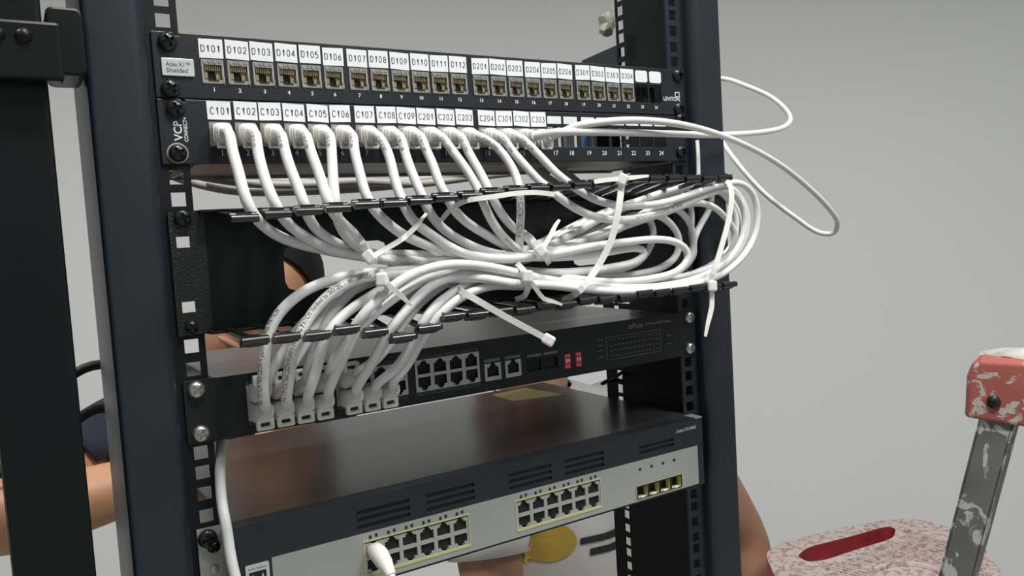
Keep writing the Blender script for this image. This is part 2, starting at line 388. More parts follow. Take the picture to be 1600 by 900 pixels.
def stroke_text(s_, cx, cz, w, h, y, m, parent, sw=.55):
    """flat printed letters from strokes of constant width"""
    mb = MB(); n = len(s_); adv = w/(n*5.6-1.6); k = h/6.0; x0 = cx-w/2
    for i, ch in enumerate(s_):
        for st in STROKE[ch]:
            P = [Vector((x0+(i*5.6+a)*adv, cz-h/2+b*k)) for a, b in st]; L, R = [], []
            for j, p in enumerate(P):
                d = P[min(j+1, len(P)-1)]-P[max(j-1, 0)]; d = d.normalized() if d.length > 1e-6 else Vector((1, 0))
                q = Vector((-d.y, d.x))*sw/2
                if 0 < j < len(P)-1:
                    d1 = (P[j]-P[j-1]).normalized(); d2 = (P[j+1]-P[j]).normalized(); q = q/max(.45, math.sqrt(max(0, (1+d1.dot(d2))/2)))
                L.append(p+q); R.append(p-q)
            mb.add([(v.x, y, v.y) for v in L+R], [(j, j+1, len(P)+j+1, len(P)+j) for j in range(len(P)-1)])
    return obj('lettering', mb, m, parent)
# ---- upper patch panel
p1 = thing('patch_bay', (0, 10, -43.7), 'black 24 port patch panel at the top with D101 to D304 labels and empty jacks', 'patch panel', None)
holes = [(x-7.6, x+7.6, -33.2, -16.6) for x in PX1]
mb = MB().plate(-241.3, 241.3, -43.7, 0, -2, 0, holes + [(-227.5, -223.5, -2.2, 0), (227, 231, -2.2, 0)])
obj('faceplate', mb, M['panelblk'], p1, bevel=.45)
mb = MB().box(-222, 222, 0, 26, -1.6, 0); mb.box(-222, 222, 0, 26, -43.7, -42.1); obj('housing', mb, M['panelblk'], p1)
jack = None
for i, x in enumerate(PX1):
    if i < 22:
        if jack is None:
            mb = MB().plate(x-7.4, x+7.4, -33, -16.8, -2.6, 9, [(x-6.0, x+6.0, -30.6, -20.4), (x-3.6, x+3.6, -32.2, -30.6)])
            for k in range(4): mb.box(x-6.4+k*3.4, x-4.2+k*3.4, -3.3, -2.6, -19.4+.5*(k % 2), -17.3)
            mb.box(x-7.4, x-6.3, -3.3, -2.6, -32.8, -28.5); mb.box(x+6.3, x+7.4, -3.3, -2.6, -32.8, -28.5)
            jack = obj('jack', mb, M['silver'], p1, org=(x, 0, -25))
            mb = MB().box(x-6, x+6, 2.0, 9, -30.6, -20.4)
            for k in range(8): mb.box(x-5+k*1.35, x-4.3+k*1.35, -1.4, 3, -24.2, -20.6)
            mb.box(x-5.6, x-3.4, -1.5, 3, -29.6, -25.5); mb.box(x+2.2, x+4.6, -.6, 3, -30, -26.5)
            obj('contact_block', mb, M['brass'], jack)
            mb = MB().box(x-3.2, x+2.1, 1.2, 1.9, -30.4, -24.4); obj('opening', mb, M['dark'], jack)
            j0 = x
        else: dup(jack, p1, (x-j0, 0, 0))
    else:
        mb = MB().box(x-7.6, x+7.6, 8, 10, -33.2, -16.6); obj('port_backing', mb, M['dark'], p1)
        obj('blank_label', MB().prism(rrect(x-7.4, x+7.4, -14.2, -3.4, 2), -2.35, -2), M['white'], p1)
lab = []
for i, s in enumerate(L1):
    x = PX1[i]+random.uniform(-.4, .4); dz = random.uniform(-.4, .3)
    tilt = random.uniform(-.35, .35)
    o = obj('label', MB().prism([(x-8.0, -15.6+dz-tilt), (x+8.0, -15.6+dz+tilt), (x+8.0, -2.6+dz+tilt), (x-8.0, -2.6+dz-tilt)], -2.4, -2), M['white'], p1)
    stroke_text(s, x+random.uniform(-.3, .4), -9.2+dz, 13.0, 4.6, -2.48, M['ink'], o)
mb = MB()
for i, x in enumerate(PX1): text_into(mb, str(i+1), x, -37.2, None, 2.9, -2.06, bold=.02)
obj('printed_numbers', mb, M['inkw'], p1)
bd = obj('badge', MB().prism(rrect(-236.5, -215.8, -29.4, -17.6, .8), -3.4, -2), M['badge'], p1, bevel=.4, label='silver badge beside the first jack')
text('Atlas·X1™', -226.2, -21.6, 15.5, 3.0, -3.5, M['ink'], bd); text('Shielded', -227.0, -25.6, 13.6, 3.2, -3.5, M['ink'], bd)
mb = MB(); text_into(mb, 'LEVITON.', 225, -28.4, 22, 3.9, -2.06, bold=.015)
mb.plate(229, 235, -26.6, -21.6, -2.08, -2.02, [(229.8, 234.2, -25.8, -22.4)])
obj('maker_mark', mb, M['inkw'], p1)
for x, z, a in ((-231.5, -6.6, 25), (-232, -38, 35), (233.4, -5.6, 10), (233, -38, 30)): screw(p1, x, z, -2, M['screwblk'], 6.2, None, a)
# ---- second patch panel
p2 = thing('patch_bay', (0, 10, -88), 'black patch panel below the top one with C101 to C303 labels and white cords', 'patch panel', None)
holes = [(x-7.4, x+7.4, -76.0, -59.4) for x in PX2[:16]] + [(x-7.6, x+7.6, -75.2, -57.6) for x in PX2[16:]]
mb = MB().plate(-241.3, 241.3, -88.4, -44.6, -2, 0, holes + [(-226, -223, -46.4, -44.6)])
obj('faceplate', mb, M['panelblk'], p2, bevel=.45)
mb = MB().box(-222, 222, 0, 24, -46.0, -44.6); mb.box(-222, 222, 0, 20, -88.4, -87); obj('housing', mb, M['panelblk'], p2)
mb = MB().box(-222, 225, 18, 96, -88.4, -87.2); mb.box(-222, 225, 94, 96, -91, -84)
for xx in (-221, 219): mb.box(xx, xx+3, 0, 96, -90, -84)
obj('rear_support_bar', mb, M['steel'], p2, bevel=.6)
jack = None
for i, x in enumerate(PX2[:16]):
    if jack is None:
        mb = MB().plate(x-7.3, x+7.3, -75.8, -59.6, -2.6, 9, [(x-6, x+6, -73.6, -63.2)]); mb.box(x-6.2, x+6.2, -3.0, -2.6, -62.3, -60.4)
        mb.box(x-7.3, x-6.4, -3.2, -2.6, -75, -64)
        jack = obj('jack', mb, M['silver'], p2, org=(x, 0, -68)); obj('contact_block', MB().box(x-6, x+6, 3, 9, -73.6, -63.2), M['brass'], jack); j0 = x
    else: dup(jack, p2, (x-j0, 0, 0))
for i, s in enumerate(L2):
    x = PX2[i]+.8+random.uniform(-.5, .5); dz = random.uniform(-.3, .3); tilt = random.uniform(-.45, .25)
    o = obj('label', MB().prism([(x-8.0, -57.8+dz-tilt), (x+8.0, -57.8+dz+tilt), (x+7.8, -45.2+dz+tilt), (x-8.2, -45.2+dz-tilt)], -2.4, -2), M['white'], p2)
    stroke_text(s, x+random.uniform(-.2, .6), -51.8+dz, 13.0, 4.8, -2.48, M['ink'], o)
for i in range(16, 24):
    x = PX2[i]; obj('blank_label', MB().box(x-7.4, x+7.4, -2.35, -2, -55.2, -48.6), M['white'], p2)
mb = MB()
for i, x in enumerate(PX2): text_into(mb, str(i+1), x+.4, -80.6, None, 4.0, -2.06, bold=.008 if i > 15 else 0)
obj('printed_numbers', mb, M['inkw'], p2)
mb = MB(); text_into(mb, 'VCP', -229.6, -66.0, 13.5, 5.6, -2.06, math.pi/2, bold=.02); text_into(mb, 'CONNECT+', -224.6, -65.0, 16.5, 2.6, -2.06, math.pi/2, bold=.02)
obj('maker_mark', mb, M['inkw'], p2)
for x, z, a, cp in ((-230.3, -51, 15, M['screwblk']), (-231, -81, 30, M['steel']), (233.6, -48, 10, None), (233, -79.5, 40, None)): screw(p2, x, z, -2, M['screwblk'], 6.0, cp, a)
# things seen through and below the second panel
for i, (x, m_, w, y) in enumerate(((131, 'white', 10, 40), (152, 'blueplug', 4, 40), (158.5, 'white', 3, 40), (114, 'white', 6, 40))):
    tag(obj('keystone_insert', MB().box(x-w/2, x+w/2, y, y+10, -78, -46), M[m_], org=None, bevel=.6),
        ['white plastic piece seen through the opening above number 18', 'blue plastic piece seen through the opening above number 19', 'thin white piece right of the blue one behind opening 19', 'narrow white piece seen through the opening above number 17'][i], 'insert')
tag(obj('dark_blocker', MB().box(163, 193, 40, 52, -79, -45), M['black'], bevel=.6), 'added dark block behind the openings above numbers 20 and 21', 'insert')  # added block, hides the bright wall so the openings look dark
rc = [([(-232, 60, -82), (-215, 105, -88), (-170, 118, -99), (-110, 120, -101), (-40, 122, -99), (30, 122, -94), (110, 116, -88)], 'lowest grey cable sagging behind the second patch panel'),
      ([(-214, 90, -86), (-160, 104, -94), (-110, 108, -96), (-60, 108, -94), (0, 112, -97), (60, 112, -92)], 'grey cable behind the second panel crossing above the lowest one'),
      ([(-190, 108, -88), (-130, 112, -92), (-70, 116, -96), (0, 118, -93), (70, 108, -88)], 'middle grey cable of the bunch behind the second patch panel'),
      ([(-100, 118, -90), (-40, 126, -95), (20, 126, -92), (80, 120, -90)], 'short grey cable at the back of the bunch under the second panel'),
      ([(110, 60, -86), (140, 66, -96), (170, 76, -112), (196, 82, -120)], 'grey cable slanting down behind the right end of the lower panel'),
      ([(130, 60, -88), (158, 70, -100), (186, 84, -116)], 'second grey cable slanting down behind the right end of the lower panel'),
      ([(92, 56, -86), (126, 66, -100), (160, 78, -116), (190, 84, -126)], 'grey cable nearest the middle slanting behind the lower panel')]
for pts, lb in rc:
    tag(obj('grey_cable', MB().tube(smooth_path(pts, 6), 3.4, 10), M['greycable'], smooth=True), lb, 'cable', 'grey cables behind the panels')

# ------------------------------------------------------------------ cable manager
cm = thing('cable_manager', (0, 20, -206), 'black two unit cable manager with rows of projecting fingers holding white cords', 'cable manager')
slots = [(-237, -228, -145, -137.5), (-237, -228, -189.5, -182), (228, 237, -145, -137.5), (228, 237, -189.5, -182)]
cuts = [(-165, -83, -181, -148), (95, 129, -182, -150)]
mb = MB().plate(-241, 241, -205.5, -120, -2, 0, slots+cuts)
for (x0, x1, z0, z1) in cuts:      # rounded corners of the cut-outs
    for cx, cz, sx, sz in ((x0, z0, 1, 1), (x1, z0, -1, 1), (x0, z1, 1, -1), (x1, z1, -1, -1)):
        poly = [(cx, cz), (cx+sx*7, cz), (cx+sx*2.05, cz+sz*2.05), (cx, cz+sz*7)]
        mb.prism(poly, -2, 0)
obj('back_plate', mb, M['plateblk'], cm)
for sx in (-1, 1):
    a, b = sorted((sx*241, sx*218)); obj('ear', MB().plate(a, b, -205, -120.5, -3, -2, [s for s in slots if s[0]*sx > 0]), M['grain'], cm)
obj('flange', MB().box(-222, 222, -12, -2, -122, -120), M['plateblk'], cm, bevel=.5); obj('flange', MB().box(-222, 222, -12, -2, -205.5, -203.5), M['plateblk'], cm, bevel=.5)
NF = 22
for row in (0, 1):
    for i in range(NF):
        xc = -208.5+20.0*i; t = i/(NF-1)
        if row == 0: zr = -122.5; zt = -128.0+17.5*min(1, t*1.35) if t < .74 else -110.5; zt += random.uniform(-.7, .7)
        else: zr = -204; zt = -207+random.uniform(-1.0, 1.0)-(4 if i == 4 else 0)-(9 if i == 5 else 0)-(5 if i == 6 else 0)
        y1 = -78+random.uniform(-1, 1)
        mb = MB()
        sec = lambda y, z, w, h: [(xc-w/2, y, z-h/2), (xc+w/2, y, z-h/2), (xc+w/2, y, z+h/2), (xc-w/2, y, z+h/2)]
        mb.loft([sec(-2, zr, 7.5, 3.2), sec(-40, zr+(zt-zr)*.5, 6.0, 3.0), sec(y1+4, zt, 5.5, 3.0)])
        f = obj('finger', mb, M['finger'], cm, bevel=.5)
        hb = MB(); s = 1 if row == 0 else -1
        for yy, zz, rr in ((y1, zt-.9*s, 2.6), (y1+4.4, zt+1.0*s, 2.3)):
            hb.loft([[(xx, yy+rr*math.cos(2*math.pi*j/10), zz+rr*math.sin(2*math.pi*j/10)) for j in range(10)] for xx in (xc-8.6, xc+8.2)])
        hb.box(xc-4.6, xc+4.6, y1+2, y1+12, zt-3.4, zt+3.4); hb.box(xc+8.0, xc+11.4, y1+1, y1+6, zt-2.2+(.8 if t > .2 else 0), zt+2.2) if t > .22 else None
        obj('finger_head', hb, M['finger'], f, smooth=True)
for x, z, a in ((-231.8, -124.8, 10), (-232, -199.3, 40), (232, -124.8, 0), (232, -199.3, 0)): screw(cm, x, z, -3, M['screwblk'], 5.8 if z > -150 else 4.4, None, a)

# ------------------------------------------------------------------ PoE switch
ds = thing('network_switch', (0, 80, -281), 'slim black PoE switch with white cords plugged into its left ports', 'switch')
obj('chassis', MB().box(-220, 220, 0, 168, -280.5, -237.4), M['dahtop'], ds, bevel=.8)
DC = [-191.6, -177, -162.4, -147.8]; GX = [0, 66, 132]
holes = []
for g in GX:
    for c in DC:
        holes += rj45(c+g, -253.4, True, 11.2, 7.6)+rj45(c+g, -263.6, False, 11.2, 7.6)
for cx in (4.6, 25): holes += rj45(cx, -264.6, True, 11.2, 8)
for cx in (47.5, 65): holes.append((cx-6.6, cx+6.6, -270, -260.5))
for cx in (82.8, 95.2): holes.append((cx-3.4, cx+3.4, -273.5, -259.5))
fp = obj('front_panel', MB().plate(-220, 220, -280.8, -237, -2.2, 0, holes), M['dahua'], ds)
obj('ear', MB().box(-241, -219.5, -2.4, -.4, -280.8, -236.4), M['dahua'], ds, bevel=.4); obj('ear', MB().box(219.5, 241, -2.4, -.4, -280.8, -236.4), M['dahua'], ds, bevel=.4)
for gi, g in enumerate(GX):
    x0, x1 = DC[0]+g-7.6, DC[3]+g+7.6; hs = []
    for c in DC: hs += rj45(c+g, -253.4, True, 11.2, 7.6)+rj45(c+g, -263.6, False, 11.2, 7.6)
    blk = obj('port_block', MB().plate(x0, x1, -271.4, -245.6, -2.9, -2.2, hs), M['grid'], ds)
    for c in DC:
        for zz in (-254, -263): obj('socket', MB().box(c+g-5.6, c+g+5.6, 0.02, .3, zz-5, zz+5) if False else MB().box(c+g-5.6, c+g+5.6, -.35, -.05, zz-6, zz+6), M['dark'], blk)
    mb = MB()
    for zz in (-243.9, -273.4):
        for c in DC: mb.plate(c+g-7, c+g+7, zz-.9, zz+.9, -2.32, -2.2, [(c+g-6.6, c+g+6.6, zz-.55, zz+.55)])
    obj('printed_tick_marks', mb, M['inkg'], ds)['kind'] = 'stuff'
for cx in (4.6, 25):
    blk = obj('uplink_port', MB().plate(cx-8, cx+8, -272, -257.4, -2.9, -2.2, rj45(cx, -264.6, True, 11.2, 8)), M['grid'], ds); obj('socket', MB().box(cx-5.6, cx+5.6, -.35, -.05, -270, -257.5), M['dark'], blk)
    obj('printed_tick_marks', MB().box(cx-8, cx+8, -2.3, -2.2, -256.2, -253.6), M['inkg'], ds)
for cx in (47.5, 65):
    blk = obj('fibre_port', MB().plate(cx-7.6, cx+7.6, -271.2, -259.6, -2.8, -2.2, [(cx-6.6, cx+6.6, -270, -260.5)]), M['inkg'] if False else M['dahua'], ds); obj('socket', MB().box(cx-6.6, cx+6.6, -.35, -.05, -270, -260.5), M['dark'], blk)
    obj('printed_tick_marks', MB().box(cx-7.4, cx+7.4, -2.3, -2.2, -257.6, -255.4), M['inkg'], ds)
for cx in (82.8, 95.2):
    sw = obj('dip_switch', MB().box(cx-3.3, cx+3.3, -2.7, -.5, -273.2, -259.8), M['red'], ds, bevel=.3, label='small red two-row switch bank')
    mb = MB()
    for a in (-1.3, 1.3):
        mb.box(cx+a-.6, cx+a+.6, -3.1, -2.6, -267.4, -264.6); mb.box(cx+a-.35, cx+a+.35, -2.75, -2.65, -262, -260.8); mb.box(cx+a-.35, cx+a+.35, -2.75, -2.65, -272, -270.8)
    obj('slider', mb, M['white'], sw)
mb = MB(); mb.plate(128, 195, -272, -250.5, -2.3, -2.2, [(128.5, 194.5, -271.5, -251)]); led = MB()
for r in range(4):
    for c in range(13):
        x = 133+c*4.7; z = -253.6-r*5; mb.box(x, x+2.4, -2.3, -2.2, z-.5, z+.3); led.box(x+.3, x+1.5, -2.32, -2.2, z-2.6, z-1.4)
for z in (-252, -257, -262, -268): mb.box(118, 124, -2.3, -2.2, z-.4, z+.4)
for z in (-258, -266): mb.box(203, 209, -2.3, -2.2, z-.4, z+.4)
obj('indicator_grid', mb, M['inkg'], ds); obj('indicator_lights', led, M['dark'], ds)
mb = MB(); text_into(mb, 'alhua', 164, -243.2, 18, 5.2, -2.3, shear=.3); text_into(mb, '24 Ports PoE Switch', 193, -243.4, 32, 2.8, -2.3)
obj('maker_mark', mb, M['inkl'], ds)
for x, z, m_, a in ((-232.6, -243, 'screwsil', 40), (-232.2, -274, 'screwsil', 65), (233.6, -243, 'screwsil', 20), (232.5, -274, 'screwsil', 0)): screw(ds, x, z, -2.4, M[m_], 6.0, None, a)

# ------------------------------------------------------------------ the larger switch
YF = -25.5
cs = thing('network_switch', (0, 120, -405), 'larger dark switch with silver front strip and yellow trimmed ports, lowest in rack', 'switch')
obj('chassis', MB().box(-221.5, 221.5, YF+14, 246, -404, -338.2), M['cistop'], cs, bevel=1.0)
mb = MB()   # front bezel with recessed vents
vents = []
for x0 in (-133, -76, 0, 57, 141):
    for k in range(3 if x0 != 141 else 2):
        z = -348.5-k*5.4 if x0 != 141 else -353-k*4.5
        vents.append((x0, x0+43, z-1.5, z+1.5))
mb.plate(-222.3, 222.3, -364.6, -337.8, YF, YF+14, vents)
mb.box(-222.3, -197, YF, YF+14, -404.3, -364.6); mb.box(214.4, 222.3, YF, YF+14, -404.3, -364.6); mb.box(-197, 214.4, YF+.8, YF+14, -404.3, -402.2)
obj('front_bezel', mb, M['cisco'], cs, bevel=.0)
for v in vents: obj('vent_shade_strip', MB().box(v[0], v[1], YF+1.6, YF+6, v[2], v[3]), M['cisvent'], cs)
CX1 = [-121.4+14.7*k for k in range(6)]; CX2 = [13+14.7*k for k in range(6)]
holes = [(CX1[0]-8.4, CX1[5]+8.4, -397.6, -370.6), (CX2[0]-8.4, CX2[5]+8.4, -397.6, -370.6), (134.4, 193, -400.4, -387)]
for i in range(4): holes.append((141-1.6+14.2*i, 141+1.6+14.2*i, -374.6, -371.4))
obj('silver_strip', MB().plate(-197, 214.4, -402.2, -364.6, YF-.4, YF+6, holes), M['cissil'], cs)
obj('strip_backing', MB().box(-197, 214.4, YF+6, YF+13, -402.2, -364.6), M['dark'], cs)
for CX in (CX1, CX2):
    hs = []
    for c in CX: hs += rj45(c, -379.4, True, 11.6, 7.2)+rj45(c, -389.4, False, 11.6, 7.2)
    b = obj('port_block', MB().plate(CX[0]-7.4, CX[5]+7.4, -395.4, -373, YF-.2, YF+1.6, hs), M['grid'], cs)
    mb = MB().plate(CX[0]-8.4, CX[5]+8.4, -397.6, -370.6, YF-.8, YF+1, [(CX[0]-7.6, CX[5]+7.6, -395.6, -371.8)])
    obj('yellow_trim', mb, M['yellow'], b)
    for c in CX:
        for zz in (-379.2, -389.2): obj('socket', MB().box(c-6.4, c+6.4, YF+1.7, YF+5.9, zz-5.4, zz+5.4), M['dark'], b)
    mb = MB()
    for c in CX:
        mb.prism([(c-3.6, -370.0), (c-1.2, -370.0), (c-1.2, -367.9), (c-2.4, -366.9), (c-3.6, -367.9)], YF-.5, YF-.4)
        mb.prism([(c+3.6, -367.0), (c+1.2, -367.0), (c+1.2, -369.0), (c+2.4, -370.0), (c+3.6, -369.0)], YF-.5, YF-.4)
    obj('indicator_marks', mb, M['ink'], cs)
cg = obj('fibre_cage', MB().plate(134.8, 192.6, -400, -387.4, YF-.9, YF+5, [(136.6+14*i, 148.4+14*i, -398.8, -389) for i in range(4)]), M['yellow'], cs)
for i in range(4): obj('latch_tab', MB().box(140+14*i, 145+14*i, YF-1.2, YF-.2, -399.2, -398), M['white'], cg)
obj('cage_lip', MB().plate(135.4, 192, -399.6, -387.8, YF-1.1, YF-.9, [(136.6+14*i, 148.4+14*i, -398.8, -389) for i in range(4)]), M['dark'], cg)
text('Catalyst 3750 SERIES', 201, -346.6, 26, 3.6, YF-.06, M['inkw'], cs, 'model_lettering')
bg = obj('maker_badge', MB().prism(rrect(-215.4, -199.2, -388, -366, 1), YF-.7, YF), M['badge'], cs, label='small silver badge at the left end of the front')
text('Cisco Systems', -207.2, -369.0, 12.6, 1.9, YF-.8, M['ink'], bg)
mb = MB(); mb.box(-213.2, -201.4, YF-.78, YF-.7, -380, -371.2); sub = MB()
pts = [(-213.2, -380), (-213.2, -376.6), (-211.4, -376), (-210.6, -372.6), (-209.8, -376), (-207.3, -377.4), (-204.8, -376), (-204, -372.6), (-203.2, -376), (-201.4, -376.6), (-201.4, -380)]
obj('emblem_field', mb, M['dark'], bg); 
for a, b in zip(pts[1:-1], pts[2:]): 
    if abs(a[0]-b[0]) > .01: sub.prism([(a[0], -380), (b[0], -380), b, a], YF-.84, YF-.78)
obj('bridge_emblem', sub, M['badge'], bg)
ear = obj('mounting_ear', MB().plate(-240.5, -223.5, -405, -341, -2.6, -.4, [(-236, -229, -352, -347)]), M['zinc'], cs, label='pale zinc mounting bracket')
obj('mounting_ear', MB().plate(223.5, 240.5, -405, -341, -2.6, -.4, []), M['black'], cs)
screw(cs, -234, -348, -2.8, M['screwblk'], 6.6, None, 10); screw(cs, -230.5, -354.6, -2.6, M['screwblk'], 4.6, None, 50)
obj('ear_hole_screw', MB().lathe_y(-231, -371, [(3.4, -2.6), (3.0, -3.4), (1, -3.6)], 12), M['screwsil'], cs, smooth=True)
obj('corner_nick', MB().box(213, 222.6, YF-.3, YF+14.3, -338.6, -337.2), M['steel'], cs, bevel=.3)
q4 = [(135, 227), (185, 233), (194, 161), (134, 178)]
tag(obj('yellow_sticker', MB().loft([[(x, y, z) for x, y in q4] for z in (-338.1, -337.9)]), M['tape']), 'dull yellow sticker lying flat on top of the lowest switch', 'sticker')

